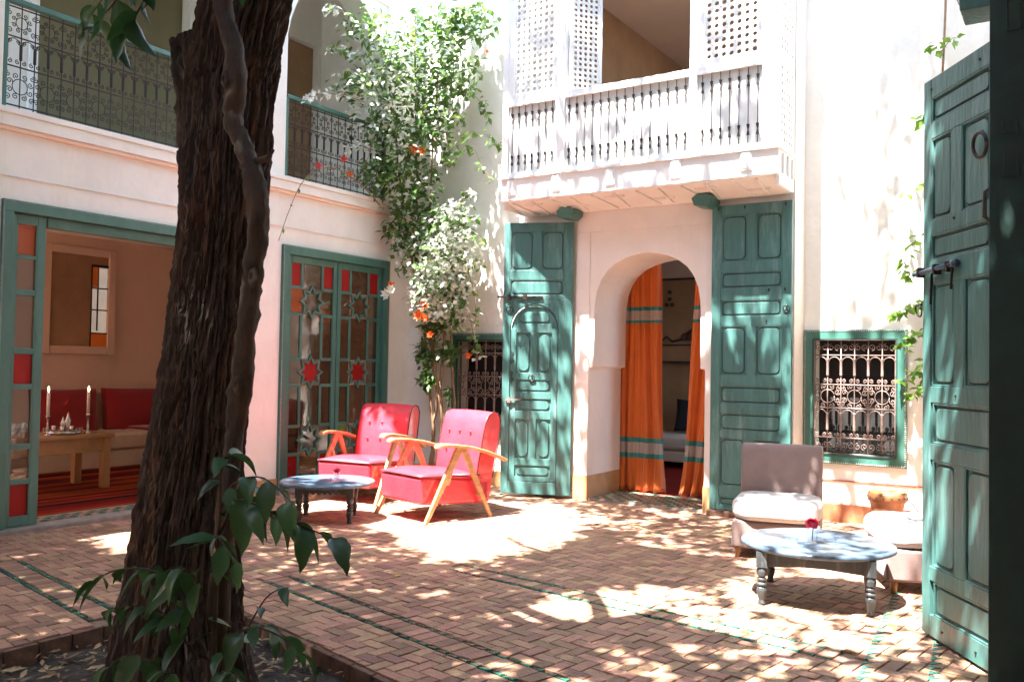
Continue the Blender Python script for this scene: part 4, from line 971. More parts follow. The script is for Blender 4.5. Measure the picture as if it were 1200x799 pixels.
# ------------------------------------------------------------ lounge furniture
def back_cushion(w_, h_, loc):
    b = MB(); n = 12; vs = []; fs = []
    for k in (0,1):
        for j in range(n+1):
            for i in range(n+1):
                u = i/n*2-1; v = j/n*2-1
                dpt = 0.055+0.06*((1-abs(u)**5)*(1-abs(v)**5))**0.6
                edge = 1-0.03*(1-abs(v)) if True else 1
                vs.append(((dpt if k else -0.04) - 0.07*(v+1)/2*1.0, u*w_/2*(1-0.02*(1-v*v)), v*h_/2*(1-0.05*(1-u*u)*(v>0))))
    for k in (0,1):
        for j in range(n):
            for i in range(n): a = k*(n+1)**2+j*(n+1)+i; fs.append((a,a+1,a+n+2,a+n+1))
    per = [i for i in range(n+1)]+[j*(n+1)+n for j in range(1,n+1)]+[n*(n+1)+i for i in range(n-1,-1,-1)]+[j*(n+1) for j in range(n-1,0,-1)]
    for a,b_ in zip(per, per[1:]+per[:1]): fs.append((a,b_,b_+(n+1)**2,a+(n+1)**2))
    b.add(vs,fs); return obj('cushion', b, M['redcush'], smooth=True, bev=0.012, seg=3, loc=loc)
sf = thing('sofa', 'long low cream sofa along the lounge far wall', 'sofa', (-9.95,5.9,0.03))
b = MB(); b.box(-0.42,0.33,-1.6,3.2,0.0,0.20); obj('base', b, M['cream'], sf, bev=0.015)
b = MB(); b.box(-0.42,0.36,-1.62,0.78,0.205,0.40); obj('seat_cushion', b, M['cream'], sf, bev=0.04, seg=3, smooth=True)
b = MB(); b.box(-0.42,0.36,0.80,3.2,0.205,0.40); obj('seat_cushion', b, M['cream'], sf, bev=0.04, seg=3, smooth=True)
tag(back_cushion(0.80,0.53,(-10.20,5.98,0.675)), 'dark red back cushion at the left of the lounge sofa behind the candles', 'cushion')
tag(back_cushion(1.15,0.53,(-10.20,7.06,0.675)), 'dark red back cushion beside the tree trunk on the lounge sofa', 'cushion')
b = MB(); b.box(-0.3,0.36,-0.45,0.5,0,0.035); tag(obj('red_seat_pad', b, M['redcush'], bev=0.012, loc=(-9.95,7.2,0.432)), 'flat red seat pad on the lounge sofa', 'seat pad')
lt_ = thing('coffee_table', 'plain honey wood table holding the candlesticks in the lounge', 'table', (-8.40,4.55,0.033))
b = MB(); b.box(-0.32,0.30,-0.75,0.72,0.495,0.535); obj('tabletop', b, M['tablewood'], lt_, bev=0.006)
b = MB(); b.box(0.235,0.26,-0.70,0.62,0.36,0.494); obj('apron', b, M['tablewood'], lt_, bev=0.003)
b = MB(); b.box(-0.28,-0.255,-0.70,0.62,0.36,0.494); obj('apron', b, M['tablewood'], lt_, bev=0.003)
b = MB(); b.box(-0.25,0.23,0.645,0.67,0.36,0.494); obj('apron', b, M['tablewood'], lt_, bev=0.003)
for (x,y) in ((0.20,0.62),(-0.29,0.62),(0.20,-0.72),(-0.29,-0.72)):
    b = MB(); b.box(x,x+0.075,y,y+0.075,0,0.4945); obj('leg', b, M['tablewood'], lt_, bev=0.004)
def candlestick(x, y, label):
    t = thing('candlestick', label, 'candlestick', (x,y,0.568), 0, 'lit candles on the lounge table')
    b = MB(); b.lathe([(0.035,0),(0.038,0.008),(0.012,0.018),(0.008,0.05),(0.013,0.07),(0.008,0.09),(0.009,0.16),(0.02,0.18),(0.02,0.19),(0.012,0.2)],14); obj('holder', b, M['silver'], t, smooth=True)
    b = MB(); b.lathe([(0.014,0.19),(0.014,0.40),(0.010,0.408)],12); obj('candle', b, M['candle'], t, smooth=True)
    b = MB(); b.lathe([(0.001,0.412),(0.007,0.425),(0.006,0.44),(0.001,0.462)],10); obj('flame', b, FL, t, smooth=True)
FL = bpy.data.materials.new('candle_flame'); FL.use_nodes = True; e = FL.node_tree.nodes['Principled BSDF']; e.inputs['Emission Color'].default_value = (1,0.6,0.25,1); e.inputs['Emission Strength'].default_value = 12
candlestick(-8.20,4.64,'left lit candle in a silver holder, next to the glazed leaf'); candlestick(-8.20,5.04,'right lit candle in a silver holder, past the silver tray')
ty = thing('tray', 'round silver tray between the two candles', 'tray', (-8.32,4.86,0.569))
b = MB(); b.lathe([(0.12,0),(0.16,0.005),(0.17,0.03),(0.175,0.03),(0.165,0.0),(0.0,0.004)],24,cap=False); obj('dish', b, M['silver'], ty, smooth=True)
b = MB()
for k in range(24):
    a = k*PI/12; b.box(0.168*math.cos(a)-0.004,0.168*math.cos(a)+0.004,0.168*math.sin(a)-0.004,0.168*math.sin(a)+0.004,0.03,0.055)
obj('gallery_rim', b, M['silver'], ty)
for k,(x,y,h) in enumerate(((0,0,0.16),(0.06,0.05,0.08),(-0.05,0.06,0.08),(0.07,-0.05,0.08),(-0.06,-0.06,0.08),(0.03,0.03,0.20))):
    t = tag(obj('tea_glass' if k not in (0,5) else 'teapot', (lambda b: (b.lathe([(0.02,0),(0.026,0.01),(0.02,h*0.4),(0.028,h*0.6),(0.012,h*0.8),(0.004,h)] if k in (0,5) else [(0.018,0),(0.02,0.01),(0.017,0.03),(0.024,h*0.9)],12), b)[1])(MB()), M['silver'], smooth=True, loc=(-8.32+x,4.86+y,0.575)), ['silver teapot in the centre of the tray','small silver glass at the front of the tray nearest the right candle','small silver glass at the back right of the tray','small silver glass at the front left of the tray','small silver glass at the back left of the tray','slim silver ewer standing behind the teapot'][k], 'glass' if k not in (0,5) else 'teapot')
# framed mirror on the lounge far wall
mr = thing('mirror', 'large plaster framed mirror on the lounge far wall', 'mirror', (-10.4,5.75,1.35))
for (a,b__,c,d) in ((0,0.10,0,1.32),(0.84,0.94,0,1.32),(0.10,0.84,0,0.10),(0.10,0.84,1.22,1.32)):
    b = MB(); b.box(0.0,0.05,a,b__,c,d); obj('frame', b, M['salmon'], mr, bev=0.01)
b = MB(); b.box(0.002,0.02,0.10,0.84,0.10,1.22); obj('backboard', b, M['brownroom'], mr)
b = MB(); b.box(0.021,0.026,0.62,0.84,0.10,1.10); ms = obj('mirror_glass', b, M['mirror'], mr)
b = MB(); b.box(0.026,0.034,0.615,0.628,0.10,1.12); b.box(0.026,0.034,0.628,0.84,1.09,1.12); b.box(0.026,0.034,0.70,0.712,0.3,1.09); b.box(0.026,0.034,0.628,0.84,0.82,0.835); b.box(0.026,0.034,0.628,0.84,0.55,0.565); b.box(0.026,0.034,0.628,0.84,0.26,0.275); obj('leading', b, M['black'], ms)
for (a,b__,c,d) in ((0.628,0.70,0.84,1.09),(0.628,0.84,0.10,0.26)):
    b = MB(); b.box(0.027,0.030,a,b__,c,d); obj('orange_glass', b, M['orange'], ms)

# ------------------------------------------------------------ red armchairs
def armchair(label, loc, rz, group='red armchairs with wooden arms'):
    t = thing('armchair', label, 'armchair', loc, rz, group)
    RL = M['redleather']; hw = 0.295
    # upholstered seat box and cushion
    b = MB(); b.add([(-hw,-0.37,0.15),(hw,-0.37,0.15),(hw,0.36,0.11),(-hw,0.36,0.11),(-hw,-0.385,0.375),(hw,-0.385,0.375),(hw,0.36,0.32),(-hw,0.36,0.32)],
        [(0,3,2,1),(4,5,6,7),(0,1,5,4),(1,2,6,5),(2,3,7,6),(3,0,4,7)]); obj('seat', b, RL, t, bev=0.028, seg=4, smooth=True)
    n = 14; vs = []; fs = []
    for k,(zs0) in enumerate((0,1)):
        for j in range(n+1):
            for i in range(n+1):
                u = i/n*2-1; v = j/n; y = -0.385+0.66*v; zt = 0.378-0.05*v
                bul = 0.055*(1-abs(u)**4)*(1-abs(2*v-1)**4)
                vs.append((u*hw*1.0, y, zt+(0.012+bul if k else 0)))
    for k in (0,1):
        for j in range(n):
            for i in range(n): a = k*(n+1)**2+j*(n+1)+i; fs.append((a,a+1,a+n+2,a+n+1))
    per = [i for i in range(n+1)]+[j*(n+1)+n for j in range(1,n+1)]+[n*(n+1)+i for i in range(n-1,-1,-1)]+[j*(n+1) for j in range(n-1,0,-1)]
    for a,b_ in zip(per, per[1:]+per[:1]): fs.append((a,b_,b_+(n+1)**2,a+(n+1)**2))
    b = MB(); b.add(vs,fs); cu = obj('seat_cushion', b, RL, t, smooth=True)
    b = MB(); b.tube([(-hw-0.001,0.25,0.358),(-hw-0.002,-0.36,0.381),(-hw+0.02,-0.388,0.384),(hw-0.02,-0.388,0.384),(hw+0.002,-0.36,0.381),(hw+0.001,0.25,0.358)],0.0055,6); obj('piping', b, M['piping'], cu, smooth=True)
    # back with rolled top
    prof = [(0.20,0.30),(0.235,0.50),(0.275,0.70),(0.30,0.80),(0.335,0.868),(0.39,0.895),(0.445,0.88),(0.475,0.83),(0.47,0.74),(0.435,0.55),(0.39,0.33),(0.36,0.12),(0.30,0.12)]
    n = len(prof); nx = 10; vs = []; fs = []
    for i in range(nx+1):
        u = i/nx*2-1; inset = 0.0
        for (y,z) in prof:
            s_ = 0.02*(1-abs(u)**3)
            yy = y - (s_ if y < 0.33 and z > 0.3 else 0)
            vs.append((u*hw, yy, z + 0.008*(1-u*u)*(z > 0.8)))
    for i in range(nx):
        for k in range(n): l = (k+1)%n; fs.append((i*n+k,i*n+l,(i+1)*n+l,(i+1)*n+k))
    fs += [tuple(range(n))[::-1], tuple(nx*n+k for k in range(n))]
    b = MB(); b.add(vs,fs); bk = obj('backrest', b, RL, t, bev=0.012, seg=3, smooth=True)
    for s_ in (-1,1):
        b = MB(); b.tube([(s_*(hw+0.002),y,z) for y,z in prof[:-2]],0.005,6); obj('piping', b, M['piping'], bk, smooth=True)
    for x in (-0.15,0,0.15):
        for (y,z) in ((0.262,0.72),(0.228,0.56)):
            b = MB(); b.box(x-0.011,x+0.011,y-0.021,y-0.006,z-0.011,z+0.011); obj('button', b, RL, bk, bev=0.007, seg=3, smooth=True)
    for s_ in (-1,1):
        x = s_*(hw+0.050)
        # arm: curved plank
        pts = [(-0.27,0.635,0.030),(-0.22,0.650,0.046),(-0.10,0.645,0.052),(0.08,0.62,0.050),(0.26,0.575,0.044),(0.42,0.52,0.036),(0.50,0.485,0.028)]
        vs = []; fs = []
        for (y,z,wv) in pts: vs += [(x-wv,y,z),(x+wv,y,z),(x+wv,y,z-0.026),(x-wv,y,z-0.026)]
        for i in range(len(pts)-1):
            for k in range(4): l = (k+1)%4; fs.append((i*4+k,i*4+l,(i+1)*4+l,(i+1)*4+k))
        fs += [(0,1,2,3),tuple(len(pts)*4-4+k for k in (3,2,1,0))]
        b = MB(); b.add(vs,fs); obj('arm', b, M['armwood'], t, bev=0.008, seg=3, smooth=True)
        b = MB(); b.beam((x,0.0,0.615),(x+s_*0.02,-0.37,0.0),0.030,0.062,up=(1,0,0),w2=0.026,t2=0.032); 
        b = MB(); b.beam((x,-0.015,0.62),(x+s_*0.012,-0.375,0.0),0.070,0.030,up=(1,0,0),w2=0.032,t2=0.028); obj('leg', b, M['armwood'], t, bev=0.005)
        b = MB(); b.beam((x,0.01,0.615),(x+s_*0.012,0.325,0.0),0.060,0.028,up=(1,0,0),w2=0.030,t2=0.026); obj('leg', b, M['armwood'], t, bev=0.005)
        b = MB(); b.beam((x,-0.10,0.46),(x-s_*0.06,-0.10,0.30),0.03,0.03); obj('arm_bolt', b, M['armwood'], t)
    b = MB(); b.beam((-hw-0.06,-0.20,0.255),(hw+0.06,-0.20,0.255),0.03,0.03); b.beam((-hw-0.06,0.22,0.20),(hw+0.06,0.22,0.20),0.03,0.03); obj('stretcher', b, M['armwood'], t, bev=0.004)
    return t
armchair('red leather armchair with wooden arms, nearest the teal wicket door', (-4.74,6.13,0.0), R(-15))
armchair('red leather armchair behind the small dark table, beside the glazed doors', (-5.86,6.48,0.0), R(8))

# ------------------------------------------------------------ low tables
def low_table(label, loc, rz, rad, h, topm, legm, ell=1.0, scallop=True, leg_r=0.62):
    t = thing('coffee_table', label, 'table', loc, rz)
    b = MB(); b.lathe([(rad-0.012,h-0.03),(rad,h-0.022),(rad,h-0.008),(rad-0.01,h),(0.0005,h)],56,cap=False)
    b.lathe([(0.0005,h-0.03),(rad-0.012,h-0.03)],56,cap=False)
    for i,v in enumerate(b.v): b.v[i] = (v[0]*ell, v[1], v[2])
    obj('tabletop', b, topm, t, smooth=True)
    a = leg_r*rad; ah = 0.062 if scallop else 0.085
    corners = [(-a*ell,-a),(a*ell,-a),(a*ell,a),(-a*ell,a)]
    for k in range(4):
        p = Vector(corners[k]); q2 = Vector(corners[(k+1)%4]); d = (q2-p).normalized(); L_ = (q2-p).length; nn = Vector((d.y,-d.x))
        n = 9 if scallop else 1; P = [(0,h-0.031)]
        P2 = []
        for i in range(n):
            for j in range(5):
                s = (i+j/5)/n; P2.append((s*L_, h-0.031-ah*(0.72+0.28*abs(math.sin(PI*(s*n)))) if scallop else h-0.031-ah*(0.75+0.5*abs(s-0.5))))
        poly = [(0,h-0.031)] + P2 + [(L_,h-0.031-ah),(L_,h-0.031)]
        vs = []
        for off in (0.0,-0.016):
            for s,z in poly: c = p+d*s+nn*(0.012+off); vs.append((c.x,c.y,z))
        m_n = len(poly); fs = [(i,(i+1)%m_n,m_n+(i+1)%m_n,m_n+i) for i in range(m_n)]
        # strip triangulation of the faces between the top edge and the scallops
        b = MB()
        for i in range(1,len(P2)+1):
            s0,z0 = poly[i]; s1,z1 = poly[i+1]
            qs = []
            for off in (0.012,-0.004):
                for s,z in ((s0,h-0.031),(s1,h-0.031),(s1,z1),(s0,z0)): c = p+d*s+nn*off; qs.append((c.x,c.y,z))
            b.add(qs,[(0,1,2,3),(7,6,5,4),(3,2,6,7),(0,4,5,1)])
        obj('apron', b, legm, t)
        lp = [(0.020,0.0),(0.026,0.01),(0.021,0.03),(0.030,0.06),(0.034,0.085),(0.030,0.10),(0.022,0.108),(0.033,0.116),(0.033,0.124),(0.022,0.132),(0.030,0.145),(0.030,0.153),(0.021,0.16),(0.032,0.17),(0.036,0.195),(0.030,0.22)]
        s_ = (h-0.031)/0.31
        b = MB(); b.lathe([(r_*0.85,z*s_) for r_,z in lp],12,(p.x,p.y)); b.box(p.x-0.03,p.x+0.03,p.y-0.03,p.y+0.03,0.22*s_,h-0.032); obj('leg', b, legm, t, smooth=False)
    return t
low_table('round blue grey low table with turned legs in front of the taupe chairs', (-1.305,5.275,0.0), R(12), 0.425, 0.325, M['greypaint'], M['darkpaint'], 1.0, False, 0.66)
low_table('small dark low table with scalloped apron beside the red armchairs', (-5.31,5.40,0.0), R(38), 0.39, 0.325, M['greypaint'], M['darkpaint'], 1.0, True, 0.52)
# rose in a glass and white cups on the big table
ro = thing('rose_glass', 'crimson rose in a clear glass tumbler on the blue grey table', 'vase', (-1.315,5.20,0.326))
b = MB(); b.lathe([(0.0,0.0),(0.030,0.0),(0.034,0.075),(0.031,0.075),(0.027,0.006),(0.0,0.006)],18,cap=False); obj('tumbler', b, M['cupglass'], ro, smooth=True)
b = MB(); b.tube([(0,0,0.01),(0.004,0,0.08)],0.003,5); obj('stem', b, M['leaf'], ro)
b = MB()
rr2 = random.Random(2)
for k in range(22):
    a = k*2.4; r0 = 0.006+0.026*(k/22); z = 0.12-0.02*(k/22)
    c = Vector((r0*math.cos(a),r0*math.sin(a),z)); u = Vector((-math.sin(a),math.cos(a),0)); o_ = Vector((math.cos(a),math.sin(a),0))
    b.add([c-u*0.014-Vector((0,0,0.02)), c+u*0.014-Vector((0,0,0.02)), c+u*0.016+o_*0.008+Vector((0,0,0.014)), c+o_*0.012+Vector((0,0,0.02)), c-u*0.016+o_*0.008+Vector((0,0,0.014))],[(0,1,2,3,4)])
obj('petals', b, M['rose'], ro)
b = MB()
for a in (0.5,2.0,4.2): b.add([(0,0,0.085),(0.03*math.cos(a)+0.006,0.03*math.sin(a),0.105),(0.045*math.cos(a),0.045*math.sin(a),0.13),(0.03*math.cos(a)-0.006,0.03*math.sin(a)+0.006,0.10)],[(0,1,2,3)])
obj('sepals', b, M['bigleaf'], ro)
def ashtray(x,y,z,label):
    b = MB(); b.lathe([(0.0,0.0),(0.032,0.0),(0.040,0.028),(0.036,0.030),(0.028,0.006),(0.0,0.006)],18,cap=False)
    return tag(obj('glass_dish', b, M['sunwhitebloom' if False else 'cupglass'], smooth=True, loc=(x,y,z)), label, 'dish')
ashtray(-1.22,5.22,0.326,'small clear glass dish right of the rose tumbler'); ashtray(-1.41,5.14,0.326,'small clear glass dish left of the rose tumbler')
r2 = thing('rose_glass', 'tiny glass with a red flower on the small dark table', 'vase', (-5.26,5.45,0.326))
b = MB(); b.lathe([(0.0,0.0),(0.024,0.0),(0.028,0.06),(0.025,0.06),(0.021,0.005),(0.0,0.005)],16,cap=False); obj('tumbler', b, M['cupglass'], r2, smooth=True)
b = MB(); b.lathe([(0.004,0.05),(0.028,0.072),(0.034,0.088),(0.020,0.096),(0.004,0.10)],12); obj('petals', b, M['rose'], r2, smooth=True)
ashtray(-5.20,5.36,0.326,'small clear glass dish on the small dark table')

# ------------------------------------------------------------ taupe slipper chairs
def slipper(label, loc, rz):
    t = thing('slipper_chair', label, 'chair', loc, rz, 'taupe slipper chairs')
    hw = 0.29
    b = MB(); b.box(-hw,hw,-0.33,0.25,0.07,0.26); obj('base', b, M['taupe'], t, bev=0.02, seg=3, smooth=True)
    P = [(x_, y_) for x_, y_ in rounded(-0.30,0.30,-0.37,0.24,0.17,8)]
    b = MB(); b.prism(P, 0.262, 0.405); obj('seat_cushion', b, M['taupeseat'], t, bev=0.055, seg=5, smooth=True)
    prof = [(0.20,0.08),(0.215,0.35),(0.235,0.55),(0.255,0.70),(0.285,0.745),(0.325,0.755),(0.36,0.735),(0.37,0.68),(0.345,0.45),(0.31,0.08)]
    n = len(prof); nx = 8; vs = []; fs = []
    for i in range(nx+1):
        u = i/nx*2-1
        for (y,z) in prof: vs.append((u*hw, y-0.03*(1-u*u)*0-0.03*u*u*(z>0.3)*0.6, z))
    for i in range(nx):
        for k in range(n): l = (k+1)%n; fs.append((i*n+k,i*n+l,(i+1)*n+l,(i+1)*n+k))
    fs += [tuple(range(n))[::-1], tuple(nx*n+k for k in range(n))]
    b = MB(); b.add(vs,fs); obj('backrest', b, M['taupe'], t, bev=0.02, seg=4, smooth=True)
    for (x,y) in ((-0.25,-0.28),(0.25,-0.28),(-0.25,0.22),(0.25,0.22)):
        b = MB(); b.lathe([(0.016,0),(0.022,0.071)],10,(x,y)); obj('leg', b, M['tablewood'], t, smooth=True)
    return t
slipper('taupe slipper chair with its seat coloured pale as in full sun standing left of the drum stool', (-1.86,6.42,0.0), R(12))
slipper('taupe slipper chair mostly hidden behind the big teal door leaf', (-0.80,6.02,0.0), R(-67))
dr = thing('drum_stool', 'small brown metal drum stool with a top coloured bright yellow as in full sun', 'stool', (-1.30,7.38,0.0))
b = MB(); b.lathe([(0.10,0.0),(0.115,0.01),(0.105,0.05),(0.118,0.25),(0.128,0.30),(0.142,0.31),(0.145,0.365),(0.138,0.375)],32); obj('body', b, M['copper'], dr, smooth=True)
b = MB(); b.lathe([(0.125,0.372),(0.128,0.384),(0.12,0.388),(0.0005,0.386)],32,cap=False); obj('top', b, M['brass'], dr, smooth=True)
b = MB()
for k in range(16): a = k*PI/8; b.box(0.145*math.cos(a)-0.005,0.145*math.cos(a)+0.005,0.145*math.sin(a)-0.005,0.145*math.sin(a)+0.005,0.335,0.345)
obj('rivets', b, M['iron'], dr)
b = MB(); b.tube([(0.14,0.02,0.33),(0.20,0.03,0.27),(0.23,0.03,0.21),(0.2,0.02,0.16),(0.12,0,0.14)],0.006,6); obj('handle', b, M['iron'], dr, smooth=True)

# ------------------------------------------------------------ tree
tree = thing('courtyard_tree', 'old courtyard tree with thick dark ridged bark rising from the bed', 'tree', (-3.07,2.3,-0.09))
path = [(-0.12,0.0,0.36),(0.0,0.0,0.325),(0.15,0.01,0.275),(0.35,0.01,0.235),(0.6,0.025,0.205),(1.0,0.070,0.178),(1.45,0.140,0.160),(1.9,0.200,0.156),(2.2,0.220,0.162),(2.45,0.235,0.162),(2.65,0.27,0.160),(2.85,0.33,0.160),(3.1,0.44,0.16),(3.6,0.62,0.15),(4.3,0.70,0.12),(5.2,0.78,0.08)]
def interp(z):
    for a,b__ in zip(path[:-1],path[1:]):
        if a[0] <= z <= b__[0]:
            t = (z-a[0])/(b__[0]-a[0]); return a[1]+(b__[1]-a[1])*t, a[2]+(b__[2]-a[2])*t
    return path[-1][1], path[-1][2]
def bark_r(th, z, r0, seed=0.0):
    c, s = math.cos(th), math.sin(th)
    w1 = noise.noise(Vector((c*2.2+seed, s*2.2, z*0.9)))
    wv = 0.35*noise.noise(Vector((c*1.5, s*1.5, z*2.0+seed)))
    n1 = noise.noise(Vector((c*9+wv*3+seed, s*9+wv*3, z*3.2)))
    n2 = noise.noise(Vector((c*19+seed, s*19, z*9.0)))
    n3 = noise.noise(Vector((c*34, s*34, z*26.0+seed)))
    n4 = noise.noise(Vector((c*10+5+seed, s*10, z*7.0+n1*2)))
    crk = max(0, 1-abs(n4)*9)
    ridge = (1-abs(n1)*2.6) - 0.55*crk
    return r0*(1+0.07*w1) + 0.016*ridge - 0.010*abs(n2)*2 + 0.0045*n3
def bark_mesh(name, zs, cfun, nth, seed, parent, twist=0):
    vs = []; fs = []
    for j,z in enumerate(zs):
        cx,cy,r0 = cfun(z)
        for i in range(nth):
            th = 2*PI*i/nth; r_ = bark_r(th, z, r0, seed); vs.append((cx+r_*math.cos(th), cy+r_*math.sin(th), z))
    for j in range(len(zs)-1):
        for i in range(nth): k = (i+1)%nth; fs.append((j*nth+i,j*nth+k,(j+1)*nth+k,(j+1)*nth+i))
    fs.append(tuple((len(zs)-1)*nth+i for i in range(nth)))
    me = bpy.data.meshes.new(name); me.from_pydata(vs,[],fs); me.materials.append(M['bark'])
    return link(name, me, parent)
zs = [-0.12+0.0095*k for k in range(350)] + [3.25+0.1*k for k in range(20)]
bark_mesh('trunk', zs, lambda z: (interp(z)[0], 0.0, interp(z)[1]*(1+0.10*max(0,0.25-z)*4*0.3)), 230, 0.0, tree)
stz = [1.55+0.011*k for k in range(103)]
def stubf(z): t = (z-1.55)/1.13; return (0.17-0.10*t*t, -0.02, 0.10+0.01*t)
so2 = bark_mesh('broken_stub', stz, stubf, 80, 4.0, tree)
for v in so2.data.vertices:
    if v.co.z > 2.62: v.co.z += 0.05*noise.noise(v.co*14)
# limbs into the crown
rt = random.Random(21)
limbs = []
for k in range(6):
    a = R(150)+k*R(28)+rt.uniform(-0.2,0.2); z0 = rt.uniform(3.3,4.6); cx = interp(z0)[0]
    L_ = rt.uniform(1.8,3.1); pts = [Vector((cx,0,z0))]; d = Vector((math.cos(a)*0.75,math.sin(a)*0.75+0.15,0.66)).normalized()
    for s in range(7): pts.append(pts[-1]+d*L_/7); d = (d+Vector((rt.uniform(-.2,.2),rt.uniform(-.2,.2),rt.uniform(-.16,.02)))).normalized()
    limbs.append(pts); b = MB(); b.tube(pts,[0.05*(1-0.8*i/7)+0.010 for i in range(8)],8); obj('limb', b, M['bark'], tree, smooth=True)
# crown: leaves in small sprays between 4.6 and 7 m, dense where the floor is shaded, open where sun patches fall
SD = Vector((-0.085,-0.42))
def poly_in(p, P): return inside(P, p[0], p[1])
LIT = [([(-2.4,6.5),(-1.5,6.5),(-1.5,7.2),(-2.4,7.2)],0.8),
       ([(-3.07,5.2),(-2.83,5.74),(-1.99,5.86),(-1.83,5.39),(-2.22,4.99),(-2.61,4.42)],1.0),
       ([(-6.3,3.72),(-6.5,4.0),(-6.45,4.45),(-5.5,3.85),(-5.3,3.58),(-5.64,3.6)],0.0),
       ([(-6.6,5.9),(-6.64,6.3),(-6.1,7.2),(-5.31,7.0),(-4.97,7.2),(-4.02,7.4),(-3.40,6.7),(-3.16,5.58),(-3.34,4.82),(-3.79,4.71),(-4.42,5.19),(-5.14,5.6),(-5.8,5.35)],0.0),
       ([(-5.86,5.4),(-5.14,5.7),(-4.26,5.2),(-3.71,4.71),(-3.98,4.4),(-4.68,4.46)],0.55),
       ([(-4.12,7.79),(-2.87,7.83),(-2.3,7.86),(-1.95,6.06),(-2.28,5.98),(-2.79,5.95),(-3.4,6.58),(-3.76,7.11)],0.35),
       ([(-2.65,3.77),(-2.64,4.45),(-2.21,5.0),(-2.0,5.15),(-1.85,4.74),(-1.88,4.34),(-2.25,3.85)],0.04),
       ([(-2.25,4.57),(-2.07,5.15),(-1.9,5.6),(-2.0,6.0),(-2.2,7.0),(-2.2,8.3),(-0.3,8.3),(-0.5,4.92),(-0.79,4.41),(-1.29,4.21),(-1.67,4.28),(-2.09,4.16)],0.10),
       ([(-2.0,3.0),(-1.43,4.3),(-0.3,4.7),(-0.3,3.0)],0.42),
       ([(-2.53,3.87),(-1.43,4.21),(-1.24,3.4),(-2.3,2.9)],0.66)]
def density(x, y):
    # x,y = where a leaf's shadow meets the floor plane (walls: continued behind the wall)
    if y > 8.3:
        if x > -2.05: return 0.6 if x > -1.02+0.10*math.sin(y*5) else (0.30 if y > 9.85 else (0.22 if x > -1.30+0.1*math.sin(y*4) else (0.16 if y < 8.9 else 0.015)))
        if x > -4.9: return 0.22
        if x > -5.45: return 0.22
        return 0.14
    for P,dn_ in LIT:
        if poly_in((x,y),P): return dn_
    if y > 7.3 and x < -4.0: return 0.35
    if x < -6.4: return 0.0 if 1.8 < y < 8 else 0.6
    if x > -5.2 and x < -2.9 and 3.9 < y < 5.2: return 0.70
    return 0.97
cr = MB(); rc = random.Random(99); nl = 0
def leaf_quad(mb, c, d, up, L_, W2):
    s = d.cross(up); s = s.normalized() if s.length > 1e-4 else Vector((1,0,0)); n_v = s.cross(d)
    a = c; m1 = c+d*L_*0.45+n_v*L_*0.05; e = c+d*L_
    mb.add([a, m1+s*W2/2, e-n_v*L_*0.05, m1-s*W2/2], [(0,1,2,3)])
tries = 0
for k in range(25000):
    fx = rc.uniform(-7.0,0.1); fy = rc.uniform(1.2,11.0)
    h = rc.uniform(4.9,6.9) if fy < 8.3 else rc.uniform(7.5,10.5)
    cxy = Vector((fx,fy)) + SD*h
    
    dloc = density(fx,fy)
    if rc.random() > (dloc if dloc > 0.9 else dloc*0.78): continue
    # stay above the camera's field of view
    dep = cxy.dot(CAMF)
    if dep > 0 and h < 1.3+0.475*dep+0.35: continue
    c = Vector((cxy.x, cxy.y, h)); d = Vector((rc.gauss(0,1),rc.gauss(0,1),rc.gauss(-0.2,0.4))).normalized()
    for q_ in range(7):
        o_ = c + d*0.02*q_ + Vector((rc.gauss(0,0.02),rc.gauss(0,0.02),rc.gauss(0,0.02)))
        dd = (d*0.5+Vector((rc.gauss(0,1),rc.gauss(0,1),rc.gauss(-0.3,0.5)))).normalized()
        leaf_quad(cr, o_-Vector((tree.location)), dd, Vector((rc.gauss(0,0.5),rc.gauss(0,0.5),1)).normalized(), rc.uniform(0.085,0.135), rc.uniform(0.05,0.075)); nl += 1
obj('crown', cr, M['leaf'], tree, kind='stuff')
print('crown leaves', nl)
# smooth climber stem winding up in front of the trunk
sp = [(-2.575,2.05,3.3),(-2.59,2.05,2.9),(-2.581,2.05,2.585),(-2.529,2.05,2.422),(-2.501,2.05,2.266),(-2.515,2.05,2.148),(-2.457,2.05,2.05),(-2.395,2.05,1.923),(-2.368,2.05,1.775),(-2.385,2.05,1.63),(-2.405,2.05,1.485),(-2.427,2.05,1.28),(-2.455,2.05,1.104),(-2.479,2.05,0.927),(-2.50,2.05,0.7),(-2.52,2.05,0.45),(-2.54,2.06,0.2),(-2.56,2.08,-0.1)]
def smooth_path(P, n=5):
    P = [Vector(p) for p in P]; out = []
    for i in range(len(P)-1):
        p0 = P[max(i-1,0)]; p1 = P[i]; p2 = P[i+1]; p3 = P[min(i+2,len(P)-1)]
        for k in range(n):
            t = k/n; out.append(0.5*((2*p1)+(p2-p0)*t+(2*p0-5*p1+4*p2-p3)*t*t+(3*p1-p0-3*p2+p3)*t**3))
    out.append(P[-1]); return out
cl = thing('climbing_stem', 'smooth brown climber stem curving up in front of the dark trunk', 'climbing plant', (-2.55,2.05,-0.08))
spp = [p-Vector((-2.55,2.05,-0.08)) for p in smooth_path(sp,8)]
n = len(spp); b = MB(); b.tube(spp,[0.035+0.003*math.sin(i*0.23)+0.004*noise.noise(Vector((i*0.7,0,0))) for i in range(n)],24); so3 = obj('stem', b, M['stem'], cl, smooth=True)
for v in so3.data.vertices: v.co += Vector((noise.noise(v.co*22),noise.noise(v.co*22+Vector((9,0,0))),0))*0.010 + Vector((noise.noise(v.co*60),noise.noise(v.co*60+Vector((3,0,0))),0))*0.004
